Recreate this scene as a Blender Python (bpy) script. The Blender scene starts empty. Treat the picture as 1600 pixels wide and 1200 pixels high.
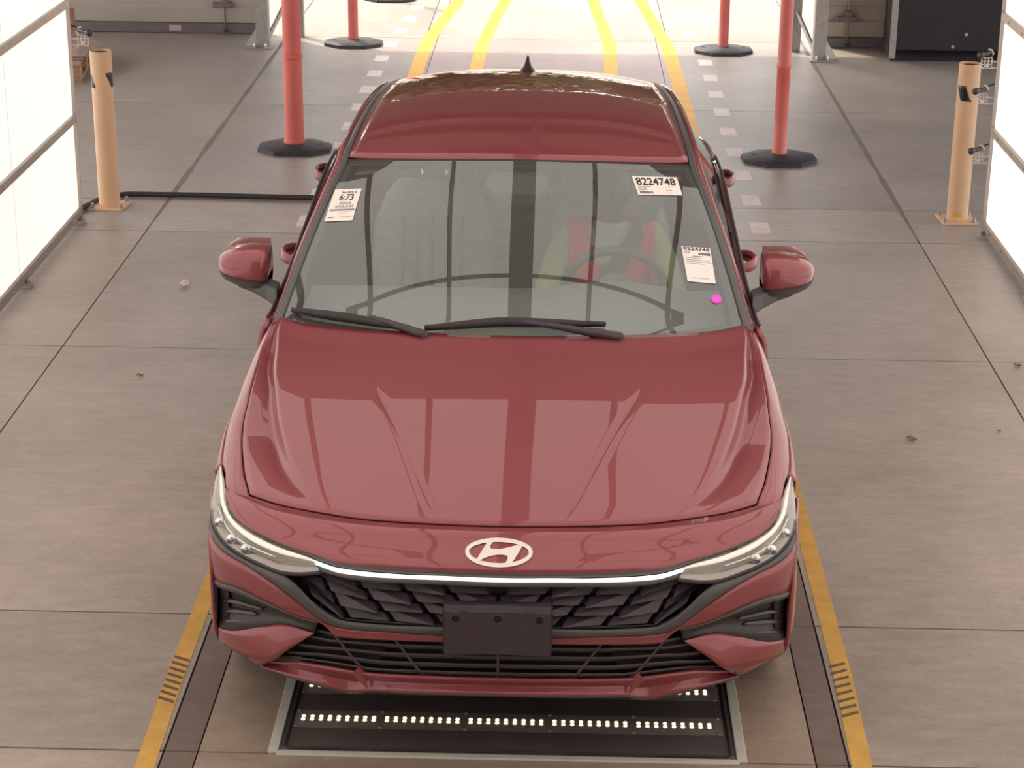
import bpy, bmesh, math, random
from mathutils import Vector, Matrix
random.seed(7)
SC = bpy.context.scene
COL = SC.collection
PI = math.pi

# ------------------------------------------------------------------ camera
def set_camera():
    f, loc = 3134.33, Vector((0.14514, -5.06876, 3.08953))
    pitch, yaw, roll = math.radians(20.1445), math.radians(1.3317), math.radians(0.5512)
    F = Vector((-math.sin(yaw) * math.cos(pitch), math.cos(yaw) * math.cos(pitch), -math.sin(pitch)))
    R = F.cross(Vector((0, 0, 1))).normalized(); U = R.cross(F)
    R2 = R * math.cos(roll) + U * math.sin(roll); U2 = U * math.cos(roll) - R * math.sin(roll)
    cd = bpy.data.cameras.new('camera'); cd.sensor_width = 36; cd.sensor_fit = 'HORIZONTAL'
    cd.lens = 36 * f / 1600; cd.clip_start = 0.05; cd.clip_end = 300
    co = bpy.data.objects.new('camera', cd); COL.objects.link(co)
    M = Matrix((R2, U2, -F)).transposed().to_4x4(); M.translation = loc
    co.matrix_world = M
    SC.camera = co
set_camera()

# ------------------------------------------------------------------ world, sun, exposure
wd = bpy.data.worlds.new('world'); SC.world = wd; wd.use_nodes = True
wn = wd.node_tree; wn.nodes.clear()
sky = wn.nodes.new('ShaderNodeTexSky'); sky.sky_type = 'NISHITA'; sky.sun_disc = False
sky.sun_elevation = math.radians(52); sky.sun_rotation = math.radians(-40); sky.air_density = 1.2; sky.dust_density = 2.0
bg = wn.nodes.new('ShaderNodeBackground'); bg.inputs['Strength'].default_value = 0.80
wo = wn.nodes.new('ShaderNodeOutputWorld')
tint = wn.nodes.new('ShaderNodeMix'); tint.data_type = 'RGBA'; tint.inputs[0].default_value = .75
bw = wn.nodes.new('ShaderNodeRGBToBW'); wm = wn.nodes.new('ShaderNodeMix'); wm.data_type = 'RGBA'; wm.blend_type = 'MULTIPLY'; wm.inputs[0].default_value = 1; wm.inputs[7].default_value = (1.0, .91, .84, 1)
wn.links.new(sky.outputs[0], bw.inputs[0]); wn.links.new(bw.outputs[0], wm.inputs[6])      # hazy, nearly white sky
wn.links.new(sky.outputs[0], tint.inputs[6]); wn.links.new(wm.outputs[2], tint.inputs[7]); wn.links.new(tint.outputs[2], bg.inputs[0]); wn.links.new(bg.outputs[0], wo.inputs[0])
sl = bpy.data.lights.new('sun', 'SUN'); sl.energy = 2.7; sl.angle = math.radians(0.6); sl.color = (1.0, 0.87, 0.70)
so = bpy.data.objects.new('sun', sl); COL.objects.link(so); so.location = (-8, 22, 14)
SUN_DIR = Vector((0.42, -0.50, -0.84)).normalized()
so.rotation_euler = SUN_DIR.to_track_quat('-Z', 'Y').to_euler()
PANEL_E = 0.74          # glow of the light booth's panels
vs = SC.view_settings
vs.view_transform = 'Standard'; vs.look = 'None'; vs.gamma = 1.0; vs.exposure = 0.34; vs.use_curve_mapping = False
SC.cycles.max_bounces = 8; SC.cycles.transparent_max_bounces = 12; SC.cycles.sample_clamp_indirect = 6.0
SC.cycles.caustics_reflective = False; SC.cycles.caustics_refractive = False

# ------------------------------------------------------------------ materials
def lin(c): return tuple(((v / 255) / 12.92 if v <= 10 else (((v / 255) + .055) / 1.055) ** 2.4) for v in c)
MATS = {}
def mat(name, rgb, rough=.5, metal=0., var=.08, scale=6., bump=0., bscale=60., coat=0., coatr=.03, spec=.5, emit=None, es=0., trans=0., alpha=1., detail=4., stretch=(1, 1, 1), rvar=0.):
    """procedural principled material: sRGB base colour varied by noise"""
    if name in MATS: return MATS[name]
    m = bpy.data.materials.new(name); m.use_nodes = True; nt = m.node_tree; N = nt.nodes; L = nt.links
    b = N['Principled BSDF']; c = lin(rgb)
    tc = N.new('ShaderNodeTexCoord'); mp = N.new('ShaderNodeMapping'); mp.inputs['Scale'].default_value = stretch
    L.new(tc.outputs['Object'], mp.inputs[0])
    no = N.new('ShaderNodeTexNoise'); no.inputs['Scale'].default_value = scale; no.inputs['Detail'].default_value = detail
    L.new(mp.outputs[0], no.inputs['Vector'])
    cr = N.new('ShaderNodeValToRGB'); e = cr.color_ramp.elements
    e[0].position = .3; e[1].position = .7
    e[0].color = (c[0] * (1 - var), c[1] * (1 - var), c[2] * (1 - var), 1); e[1].color = (min(1, c[0] * (1 + var)), min(1, c[1] * (1 + var)), min(1, c[2] * (1 + var)), 1)
    L.new(no.outputs[0], cr.inputs[0]); L.new(cr.outputs[0], b.inputs['Base Color'])
    b.inputs['Roughness'].default_value = rough; b.inputs['Metallic'].default_value = metal
    b.inputs['Specular IOR Level'].default_value = spec
    b.inputs['Coat Weight'].default_value = coat; b.inputs['Coat Roughness'].default_value = coatr
    b.inputs['Transmission Weight'].default_value = trans; b.inputs['Alpha'].default_value = alpha
    if emit: b.inputs['Emission Color'].default_value = (*lin(emit), 1); b.inputs['Emission Strength'].default_value = es
    if rvar:
        mr = N.new('ShaderNodeMapRange'); mr.inputs[3].default_value = rough - rvar; mr.inputs[4].default_value = rough + rvar
        L.new(no.outputs[0], mr.inputs[0]); L.new(mr.outputs[0], b.inputs['Roughness'])
    if bump:
        n2 = N.new('ShaderNodeTexNoise'); n2.inputs['Scale'].default_value = bscale; n2.inputs['Detail'].default_value = 3
        L.new(mp.outputs[0], n2.inputs['Vector'])
        bp = N.new('ShaderNodeBump'); bp.inputs['Strength'].default_value = bump; bp.inputs['Distance'].default_value = .01
        L.new(n2.outputs[0], bp.inputs['Height']); L.new(bp.outputs[0], b.inputs['Normal'])
    MATS[name] = m
    return m

def concrete(name, rgb, seed):
    m = bpy.data.materials.new(name); m.use_nodes = True; nt = m.node_tree; N = nt.nodes; L = nt.links
    b = N['Principled BSDF']; c = lin(rgb)
    tc = N.new('ShaderNodeNewGeometry')
    mp = N.new('ShaderNodeMapping'); mp.inputs['Location'].default_value = (seed * 3.1, seed * 1.7, 0)
    L.new(tc.outputs['Position'], mp.inputs[0])
    def noise(s, d, st=(1, 1, 1)):
        q = N.new('ShaderNodeMapping'); q.inputs['Scale'].default_value = st; L.new(mp.outputs[0], q.inputs[0])
        n = N.new('ShaderNodeTexNoise'); n.inputs['Scale'].default_value = s; n.inputs['Detail'].default_value = d; n.inputs['Roughness'].default_value = .6
        L.new(q.outputs[0], n.inputs['Vector']); return n
    n1 = noise(.9, 5); n2 = noise(7, 6, (1, 2.5, 1)); n3 = noise(55, 3)
    def ramp(n, lo, hi, p0=.35, p1=.65):
        r = N.new('ShaderNodeValToRGB'); r.color_ramp.elements[0].position = p0; r.color_ramp.elements[1].position = p1
        r.color_ramp.elements[0].color = (*lo, 1); r.color_ramp.elements[1].color = (*hi, 1); L.new(n.outputs[0], r.inputs[0]); return r
    r1 = ramp(n1, tuple(v * .86 for v in c), tuple(min(1, v * 1.12) for v in c))
    r2 = ramp(n2, (.88, .87, .87), (1.07, 1.07, 1.06)); r3 = ramp(n3, (.94, .94, .94), (1.05, 1.05, 1.05))
    def mul(a, bb):
        x = N.new('ShaderNodeMix'); x.data_type = 'RGBA'; x.blend_type = 'MULTIPLY'; x.inputs[0].default_value = 1
        L.new(a, x.inputs[6]); L.new(bb, x.inputs[7]); return x.outputs[2]
    o = mul(mul(r1.outputs[0], r2.outputs[0]), r3.outputs[0])
    # dark scattered specks
    vo = N.new('ShaderNodeTexVoronoi'); vo.inputs['Scale'].default_value = 2.6; L.new(mp.outputs[0], vo.inputs['Vector'])
    rs = ramp(vo, (.62, .60, .58), (1, 1, 1), .012, .03); rs.color_ramp.interpolation = 'EASE'
    o = mul(o, rs.outputs[0])
    L.new(o, b.inputs['Base Color'])
    mr = N.new('ShaderNodeMapRange'); mr.inputs[3].default_value = .30; mr.inputs[4].default_value = .52
    L.new(n2.outputs[0], mr.inputs[0]); L.new(mr.outputs[0], b.inputs['Roughness'])
    b.inputs['Specular IOR Level'].default_value = .45
    bp = N.new('ShaderNodeBump'); bp.inputs['Strength'].default_value = .12; bp.inputs['Distance'].default_value = .004
    L.new(n3.outputs[0], bp.inputs['Height']); L.new(bp.outputs[0], b.inputs['Normal'])
    return m

PAINT = mat('red_car_paint', (146, 68, 74), rough=.42, metal=.22, var=.05, scale=300, coat=1.0, coatr=.015)
GLOSSB = mat('gloss_black_plastic', (60, 58, 58), rough=.18, var=.05, coat=.4)
TRIM = mat('satin_grey_trim', (84, 84, 84), rough=.32, var=.04)
BLACKP = mat('black_textured_plastic', (72, 63, 70), rough=.42, var=.1, scale=40, bump=.05, bscale=400)
DARK = mat('dark_void_plastic', (46, 39, 44), rough=.7, var=.1)
RUBBER = mat('black_rubber', (56, 51, 54), rough=.62, var=.15, scale=20, bump=.1, bscale=150)
CHROME = mat('bright_chrome', (232, 232, 230), rough=.08, metal=1, var=.03)
SILVER = mat('brushed_silver', (190, 190, 192), rough=.32, metal=.9, var=.06)
EMBLEM = mat('pale_satin_chrome', (250, 244, 236), rough=.4, metal=.0, var=.02, emit=(250, 238, 228), es=.0, coat=.5)
DRL = mat('headlamp_strip', (246, 240, 228), rough=.15, var=.03, emit=(255, 244, 224), es=.35, coat=.6)
TRAYF = mat('tray_frame_metal', (206, 206, 196), rough=.5, metal=.15, var=.05, scale=14)
LIGHTBAR = mat('lit_white_bar', (250, 248, 244), rough=.2, var=.02, emit=(255, 250, 244), es=.75, coat=.6)
PAPER = mat('white_paper', (252, 246, 240), rough=.75, var=.02)
INK = mat('grey_black_ink', (52, 52, 56), rough=.8, var=.1)
INKL = mat('pale_ink', (150, 148, 150), rough=.8, var=.1)
PINK = mat('pink_fluorescent_sticker', (255, 96, 236), rough=.6, var=.03)
TYRE = mat('tyre_rubber', (32, 31, 32), rough=.75, var=.1, bump=.15, bscale=120)
ALLOY = mat('alloy_silver', (170, 170, 174), rough=.28, metal=.9, var=.05)
TAILRED = mat('tail_lamp_red', (170, 16, 20), rough=.12, var=.05, coat=.8)
SEATG = mat('grey_seat_cloth', (172, 174, 168), rough=.85, var=.1, scale=60, bump=.1, bscale=300)
SEATD = mat('charcoal_cabin_plastic', (130, 132, 128), rough=.7, var=.08, scale=30)
DASHM = mat('charcoal_dashboard', (126, 130, 126), rough=.62, var=.08, scale=30, bump=.06, bscale=300)
LINER = mat('pale_headliner', (150, 148, 142), rough=.9, var=.05)
YELLOW = mat('worn_yellow_paint', (208, 164, 78), rough=.62, var=.12, scale=14, bump=.1, bscale=90)
YELLOWF = mat('bright_yellow_paint', (240, 172, 6), rough=.55, var=.12, scale=9)
HATCH = mat('faded_dark_paint', (104, 84, 70), rough=.7, var=.15, scale=40)
WHITEP = mat('faded_white_paint', (222, 208, 202), rough=.6, var=.10, scale=12)
BOLLARD = mat('cream_yellow_steel', (226, 188, 150), rough=.42, var=.04, scale=3)
ORANGE = mat('orange_polymer', (206, 104, 96), rough=.5, var=.07, scale=5)
GALV = mat('galvanised_steel', (168, 162, 156), rough=.45, metal=.55, var=.1, scale=25)
ALUM = mat('aluminium_channel', (178, 170, 160), rough=.42, metal=.5, var=.06, scale=18)
DOORP = mat('painted_door_panel', (178, 166, 154), rough=.5, var=.06, scale=3)
DOORB = mat('grey_door_foot', (116, 108, 108), rough=.6, var=.1, scale=9)
BLACKBOX = mat('black_painted_box', (34, 28, 32), rough=.55, var=.1, scale=8)
WOODM = mat('pallet_wood', (170, 132, 104), rough=.8, var=.2, scale=10, stretch=(1, 8, 8))
CARD = mat('brown_cardboard', (158, 112, 92), rough=.85, var=.1, scale=8)
FILM = mat('cloudy_plastic_film', (172, 152, 140), rough=.35, var=.2, scale=9, bump=.5, bscale=14)
WHITEM = mat('white_bracket_plastic', (236, 226, 216), rough=.5, var=.04)
SHEDM = mat('grey_shed_sheet', (142, 132, 128), rough=.7, var=.1, scale=2)
BEAMM = mat('brown_steel_beam', (70, 60, 56), rough=.6, var=.1, scale=4)
FRAMEM = mat('booth_frame_bar', (150, 138, 128), rough=.5, metal=.2, var=.06, scale=20)
FRAMED = mat('booth_ceiling_bar', (66, 60, 58), rough=.6, var=.06, scale=20)
PANELM = mat('glowing_white_panel', (190, 188, 186), rough=.6, var=.015, scale=1.5, emit=(255, 240, 231), es=PANEL_E)
LEAFM = mat('green_tree_leaf', (84, 100, 44), rough=.7, var=.35, scale=1.2)
TRUNKM = mat('tree_bark', (92, 74, 58), rough=.9, var=.3, scale=8)
DRYLEAF = mat('dry_brown_leaf', (150, 96, 70), rough=.7, var=.25, scale=50)
CRUMB = mat('white_tissue', (240, 226, 212), rough=.8, var=.05)
SKIN = mat('skin', (104, 76, 64), rough=.55, var=.06, scale=15)
HAIR = mat('dark_hair', (40, 33, 30), rough=.8, var=.2, scale=40)
SHIRT = mat('pale_green_shirt', (188, 204, 148), rough=.85, var=.08, scale=12, bump=.25, bscale=22)
TEE = mat('white_undershirt', (220, 216, 204), rough=.85, var=.05)
VEST = mat('orange_mesh_vest', (255, 84, 68), rough=.8, var=.06, scale=30)
TROUSER = mat('dark_trousers', (56, 58, 70), rough=.9, var=.1)
LEDM = mat('lit_led', (255, 246, 226), rough=.3, var=.02, emit=(255, 232, 196), es=1.7)
LEDB = mat('led_board', (150, 140, 134), rough=.5, var=.05)
TRAYM = mat('black_tray_steel', (164, 152, 150), rough=.45, var=.1, scale=8)
TRAYD = mat('tray_slot_black', (122, 110, 108), rough=.5, var=.1)
PATCHB = mat('black_marking_film', (36, 34, 38), rough=.25, var=.05, coat=.4)

def glass(name, tint, f0=.04, veil=0.):
    """thin sheet: tinted pass-through plus a mirror share that grows towards grazing (same from both sides)"""
    m = bpy.data.materials.new(name); m.use_nodes = True; nt = m.node_tree; N = nt.nodes; L = nt.links
    N.clear()
    out = N.new('ShaderNodeOutputMaterial'); tr = N.new('ShaderNodeBsdfTransparent'); gl = N.new('ShaderNodeBsdfGlossy')
    no = N.new('ShaderNodeTexNoise'); no.inputs['Scale'].default_value = 3
    cr = N.new('ShaderNodeValToRGB'); c = lin(tint)
    cr.color_ramp.elements[0].color = (*[v * .98 for v in c], 1); cr.color_ramp.elements[1].color = (*c, 1)
    L.new(no.outputs[0], cr.inputs[0]); L.new(cr.outputs[0], tr.inputs[0])
    gl.inputs['Roughness'].default_value = .01; gl.inputs['Color'].default_value = (.87, 1.0, .99, 1)
    lw = N.new('ShaderNodeLayerWeight'); lw.inputs[0].default_value = .5
    pw = N.new('ShaderNodeMath'); pw.operation = 'POWER'; pw.inputs[1].default_value = 4.0; L.new(lw.outputs['Facing'], pw.inputs[0])
    ma = N.new('ShaderNodeMath'); ma.operation = 'MULTIPLY_ADD'; ma.inputs[1].default_value = 1 - f0; ma.inputs[2].default_value = f0; L.new(pw.outputs[0], ma.inputs[0])
    mx = N.new('ShaderNodeMixShader'); L.new(ma.outputs[0], mx.inputs[0]); L.new(tr.outputs[0], mx.inputs[1]); L.new(gl.outputs[0], mx.inputs[2])
    if veil:                                     # haze: pale veil put into the glass like thin dust, lifting dark reflections
        df = N.new('ShaderNodeBsdfDiffuse'); df.inputs[0].default_value = (.8, .78, .74, 1)
        n2 = N.new('ShaderNodeTexNoise'); n2.inputs['Scale'].default_value = 2.2
        mr = N.new('ShaderNodeMapRange'); mr.inputs[3].default_value = veil * .8; mr.inputs[4].default_value = veil * 1.2; L.new(n2.outputs[0], mr.inputs[0])
        m2 = N.new('ShaderNodeMixShader'); L.new(mr.outputs[0], m2.inputs[0]); L.new(mx.outputs[0], m2.inputs[1]); L.new(df.outputs[0], m2.inputs[2]); mx = m2
    L.new(mx.outputs[0], out.inputs[0])
    return m
GLASS_W = glass('windshield_glass', (238, 246, 242), .142, .07)
GLASS_S = glass('tinted_side_glass', (206, 208, 206), .06)
GLASS_L = glass('clear_lamp_lens', (246, 246, 246), .05)
GLASS_T = glass('tray_cover_glass', (250, 250, 250), .035)

# ------------------------------------------------------------------ mesh helpers
def mesh_obj(name, V, F, m, parent=None, smooth=True, loc=(0, 0, 0), mats=None, fm=None, angle=None):
    me = bpy.data.meshes.new(name); me.from_pydata([tuple(v) for v in V], [], [tuple(f) for f in F])
    for x in (mats or [m]): me.materials.append(x)
    me.polygons.foreach_set('use_smooth', [smooth] * len(me.polygons))
    if fm: me.polygons.foreach_set('material_index', fm)
    me.update()
    if angle is not None: me.set_sharp_from_angle(angle=math.radians(angle))
    o = bpy.data.objects.new(name, me); COL.objects.link(o); o.location = loc
    if parent: o.parent = parent
    return o
def fixn(o, flip=False):
    bm = bmesh.new(); bm.from_mesh(o.data); bmesh.ops.recalc_face_normals(bm, faces=bm.faces[:])
    if flip: bmesh.ops.reverse_faces(bm, faces=bm.faces[:])
    bm.to_mesh(o.data); bm.free(); return o
class MB:
    """collects shapes into ONE mesh"""
    def __init__(s): s.V = []; s.F = []
    def add(s, V, F):
        n = len(s.V); s.V += [tuple(v) for v in V]; s.F += [tuple(i + n for i in f) for f in F]; return s
    def box(s, c, d, rz=0, rx=0, ry=0):
        M = Matrix.Rotation(rz, 3, 'Z') @ Matrix.Rotation(ry, 3, 'Y') @ Matrix.Rotation(rx, 3, 'X'); c = Vector(c)
        V = [c + M @ Vector((sx * d[0] / 2, sy * d[1] / 2, sz * d[2] / 2)) for sz in (-1, 1) for sy in (-1, 1) for sx in (-1, 1)]
        return s.add(V, [(0, 2, 3, 1), (4, 5, 7, 6), (0, 1, 5, 4), (2, 6, 7, 3), (0, 4, 6, 2), (1, 3, 7, 5)])
    def rings(s, R, caps=True, closed=True):
        n = len(R[0]); V = [p for r in R for p in r]; F = []
        for i in range(len(R) - 1):
            for j in range(n if closed else n - 1):
                F.append((i * n + j, i * n + (j + 1) % n, (i + 1) * n + (j + 1) % n, (i + 1) * n + j))
        if caps: F += [tuple(reversed(range(n))), tuple(range((len(R) - 1) * n, len(R) * n))]
        return s.add(V, F)
    def tube(s, P, r, n=8, caps=True):
        P = [Vector(p) for p in P]; R = []
        rr = r if isinstance(r, (list, tuple)) else [r] * len(P)
        up = Vector((0, 0, 1))
        for i, p in enumerate(P):
            t = (P[min(i + 1, len(P) - 1)] - P[max(i - 1, 0)]).normalized()
            a = t.cross(up if abs(t.z) < .95 else Vector((1, 0, 0))).normalized(); b = t.cross(a)
            R.append([p + (a * math.cos(2 * PI * k / n) + b * math.sin(2 * PI * k / n)) * rr[i] for k in range(n)])
        return s.rings(R, caps)
    def lathe(s, prof, c=(0, 0, 0), n=24, axis='Z', caps=True):
        R = []
        for r, h in prof:
            ring = []
            for k in range(n):
                a = 2 * PI * k / n
                x, y = r * math.cos(a), r * math.sin(a)
                p = {'Z': (x, y, h), 'X': (h, x, y), 'Y': (x, h, y)}[axis]
                ring.append((c[0] + p[0], c[1] + p[1], c[2] + p[2]))
            R.append(ring)
        return s.rings(R, caps)
    def grid(s, rows):
        n = len(rows[0]); V = [p for r in rows for p in r]
        F = [(i * n + j, i * n + j + 1, (i + 1) * n + j + 1, (i + 1) * n + j) for i in range(len(rows) - 1) for j in range(n - 1)]
        return s.add(V, F)
    def prism(s, poly, z0, z1):
        n = len(poly); V = [(x, y, z0) for x, y in poly] + [(x, y, z1) for x, y in poly]
        return s.add(V, [tuple(reversed(range(n))), tuple(range(n, 2 * n))] + [(i, (i + 1) % n, n + (i + 1) % n, n + i) for i in range(n)])
    def mirror(s):
        n = len(s.V); s.V += [(-x, y, z) for x, y, z in s.V]; s.F += [tuple(reversed([i + n for i in f])) for f in s.F]; return s
    def obj(s, name, m, parent=None, smooth=False, loc=(0, 0, 0), rec=True, angle=None, bevel=0):
        o = mesh_obj(name, s.V, s.F, m, parent, smooth, loc, angle=None)
        if rec: fixn(o)
        if angle is not None:
            o.data.polygons.foreach_set('use_smooth', [True] * len(o.data.polygons)); o.data.set_sharp_from_angle(angle=math.radians(angle))
        if bevel:
            b = o.modifiers.new('bevel', 'BEVEL'); b.width = bevel; b.segments = 2; b.limit_method = 'ANGLE'
        return o
def empty(name, loc=(0, 0, 0), rz=0):
    o = bpy.data.objects.new(name, None); COL.objects.link(o); o.location = loc; o.rotation_euler = (0, 0, rz); o.empty_display_size = .1
    return o
def tag(o, label=None, cat=None, group=None, kind=None):
    if label: o['label'] = label
    if cat: o['category'] = cat
    if group: o['group'] = group
    if kind: o['kind'] = kind
    return o
def copy_tree(o, parent=None):
    c = o.copy(); COL.objects.link(c); c.parent = parent
    for ch in list(o.children): copy_tree(ch, c)
    return c
def pchip(xs, ys):
    n = len(xs); h = [xs[i + 1] - xs[i] for i in range(n - 1)]; d = [(ys[i + 1] - ys[i]) / h[i] for i in range(n - 1)]
    m = [d[0]] + [0 if d[i - 1] * d[i] <= 0 else (3 * (h[i - 1] + h[i])) / ((2 * h[i] + h[i - 1]) / d[i - 1] + (h[i] + 2 * h[i - 1]) / d[i]) for i in range(1, n - 1)] + [d[-1]]
    def f(x):
        if x <= xs[0]: return ys[0] + m[0] * (x - xs[0])
        if x >= xs[-1]: return ys[-1] + m[-1] * (x - xs[-1])
        i = 0
        while x > xs[i + 1]: i += 1
        t = (x - xs[i]) / h[i]; t2 = t * t; t3 = t2 * t
        return (2 * t3 - 3 * t2 + 1) * ys[i] + (t3 - 2 * t2 + t) * h[i] * m[i] + (-2 * t3 + 3 * t2) * ys[i + 1] + (t3 - t2) * h[i] * m[i + 1]
    return f
def resample(P, n, smooth=True):
    """n points evenly spaced along a polyline of any dimension (smoothed)"""
    s = [0]
    for a, b in zip(P, P[1:]): s.append(s[-1] + max(1e-6, math.dist(a, b)))
    k = len(P[0]); out = []
    if smooth and len(P) > 2: fs = [pchip(s, [q[i] for q in P]) for i in range(k)]
    else:
        def mk(i):
            def f(x):
                j = 0
                while j < len(s) - 2 and x > s[j + 1]: j += 1
                t = (x - s[j]) / (s[j + 1] - s[j]); return P[j][i] * (1 - t) + P[j + 1][i] * t
            return f
        fs = [mk(i) for i in range(k)]
    return [tuple(f(s[-1] * j / (n - 1)) for f in fs) for j in range(n)]
def lerp(a, b, t): return a + (b - a) * t

# ------------------------------------------------------------------ floor: cast slabs with open joints
CONC = [concrete('concrete_%d' % i, c, i) for i, c in enumerate([(164, 154, 143), (168, 158, 147), (160, 150, 139), (170, 158, 146)])]
CONC_PAD = concrete('concrete_pad', (158, 142, 127), 9)
CONC_STRIP = concrete('concrete_dark_strip', (122, 106, 97), 12)
CONC_LANE = concrete('concrete_lane', (176, 156, 148), 15)
fb = MB(); fb.box((0, 6, -.16), (26, 40, .2)); floor = fb.obj('floor', mat('joint_filler', (96, 84, 74), rough=.9), None)
tag(floor, kind='structure')
XB = [-9, -5.1, -2.168, -1.0, -.90, .935, 1.03, 2.155, 5.1, 9]
YB = [-10, -7, -4.3, -1.65, .13, 1.03, 3.76, 5.74, 6.43, 9.09, 11.77, 14.45, 17.1, 19.8, 25]
def slab(x0, x1, y0, y1, m, g=.0045):
    b = MB(); b.box(((x0 + x1) / 2, (y0 + y1) / 2, -.03), (x1 - x0 - 2 * g, y1 - y0 - 2 * g, .06))
    o = b.obj('slab', m, floor); return o
k = 0
for i in range(len(XB) - 1):
    for j in range(len(YB) - 1):
        x0, x1, y0, y1 = XB[i], XB[i + 1], YB[j], YB[j + 1]
        if i in (3, 5):                      # dark strips beside the drive pad
            m = CONC_STRIP if y1 <= 6.5 else CONC_LANE
            slab(x0, x1, y0, y1, m, .002)
        elif i == 4: slab(x0, x1, y0, y1, CONC_PAD if y1 < 6.5 else CONC_LANE, .003)
        else:
            k += 1; slab(x0, x1, y0, y1, CONC[(i * 3 + j * 5 + i * j) % 4], .0045 if j not in (5, 6) else .0035)
for x in (-2.168, 2.155):
    b = MB(); rr = random.Random(5); L_, R_ = [], []
    for q in range(26):
        y = 5.80 + 6.4 * q / 25; w = (.010 + .010 * rr.random()) * min(1, .25 + q / 5); L_.append((x - w, y, .0006)); R_.append((x + w, y, .0006))
    b.grid([L_, R_]); b.obj('joint_stain', mat('dark_joint_stain', (120, 106, 98), rough=.7, var=.15, scale=9), floor, rec=False)
# ground outside, beyond the slabs
gb = MB(); gb.box((0, 45, -.36), (120, 40, .4)); gb.box((0, -8, -.42), (120, 66.2, .3))
tag(gb.obj('ground', mat('pale_asphalt', (150, 140, 130), rough=.85, var=.1, scale=.8)), kind='structure')

# ------------------------------------------------------------------ floor paint
def strip_line(pts, w, z=.0015, t=.0015):
    b = MB(); L = []; R = []
    for i, p in enumerate(pts):
        a = Vector(pts[max(0, i - 1)]); c = Vector(pts[min(len(pts) - 1, i + 1)]); d = (c - a).normalized(); nrm = Vector((d.y, -d.x))
        q = Vector(p); L.append(q - nrm * w / 2); R.append(q + nrm * w / 2)
    n = len(pts); V = [(*q, z) for q in L] + [(*q, z) for q in R]
    F = [(i, n + i, n + i + 1, i + 1) for i in range(n - 1)]
    V2 = [(x, y, z - t) for x, y, z in V]
    F += [tuple(reversed([2 * n + q for q in f])) for f in F[:n - 1]]
    F += [(i, i + 1, 2 * n + i + 1, 2 * n + i) for i in range(n - 1)] + [(n + i, 3 * n + i, 3 * n + i + 1, n + i + 1) for i in range(n - 1)]
    F += [(0, 2 * n, 3 * n, n), (n - 1, 2 * n - 1, 4 * n - 1, 3 * n - 1)]
    return b.add(V + V2, F)
def lane(side, pts, w, m, label):
    o = strip_line(pts, w).obj('lane_line', m); tag(o, label, 'floor marking', 'yellow lane lines'); return o
lw = [(-1.036, -3), (-1.040, 0), (-1.052, .6), (-1.05, 2), (-1.05, 6.6)]
rw = [(1.06, -3), (1.066, 0), (1.083, .7), (1.083, 2), (1.07, 6.6)]
nl = lane(-1, lw, .058, YELLOW, 'thin worn yellow floor line left of the red car')
nr = lane(1, rw, .060, YELLOW, 'thin worn yellow floor line right of the red car')
lane(-1, [(-.98, 6.9), (-.98, 10.4), (-.975, 11.6), (-.90, 12.7), (-.80, 14), (-.70, 15.5), (-.62, 17)], .112, YELLOWF, 'outer left bright yellow line running to the exit')
lane(1, [(1.035, 6.9), (1.035, 10.2), (1.02, 11.5), (.95, 12.6), (.86, 14), (.77, 15.5), (.69, 17)], .112, YELLOWF, 'outer right bright yellow line running to the exit')
lane(-1, [(-.53, 8.2), (-.52, 10.6), (-.51, 11.6), (-.46, 12.6), (-.37, 14), (-.29, 15.5), (-.22, 17)], .105, YELLOWF, 'inner left bright yellow line behind the car roof')
lane(1, [(.53, 8.2), (.53, 10.4), (.545, 11.5), (.49, 12.6), (.42, 14), (.36, 15.5), (.30, 17)], .105, YELLOWF, 'inner right bright yellow line behind the car roof')
for o, x, y0, y1, sg in ((nl, -1.052, .43, .70, 1), (nr, 1.074, .44, .76, -1)):
    for q in range(8):
        y = lerp(y0, y1, q / 7); b = MB()
        b.add([(x - .027, y + .012 * sg, .0016), (x + .027, y - .016 * sg, .0016), (x + .027, y - .001 * sg, .0016), (x - .027, y + .028 * sg, .0016)] +
              [(x - .027, y + .012 * sg, .0024), (x + .027, y - .016 * sg, .0024), (x + .027, y - .001 * sg, .0024), (x - .027, y + .028 * sg, .0024)],
              [(0, 1, 2, 3), (4, 5, 6, 7), (0, 1, 5, 4), (1, 2, 6, 5), (2, 3, 7, 6), (3, 0, 4, 7)])
        b.obj('hatch_stripe', HATCH, o)
for sx, nm in ((-1, 'left'), (1, 'right')):
    for q in range(15):
        y = 6.0 + .607 * q; x = sx * (1.292 if y < 11 else 1.292 - .05 * (y - 11))
        b = MB(); b.box((x, y, .0008), (.108, .24, .0016)); o = b.obj('dash_mark', WHITEP)
        order = ['nearest', 'second', 'third', 'fourth', 'fifth', 'sixth', 'seventh', 'eighth', 'ninth', 'tenth', 'eleventh', 'twelfth', 'thirteenth', 'fourteenth', 'farthest'][q]
        tag(o, 'white painted floor dash, %s in the row along the %s lane edge' % (order, nm), 'floor marking', 'white floor dashes along the lane')

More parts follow.
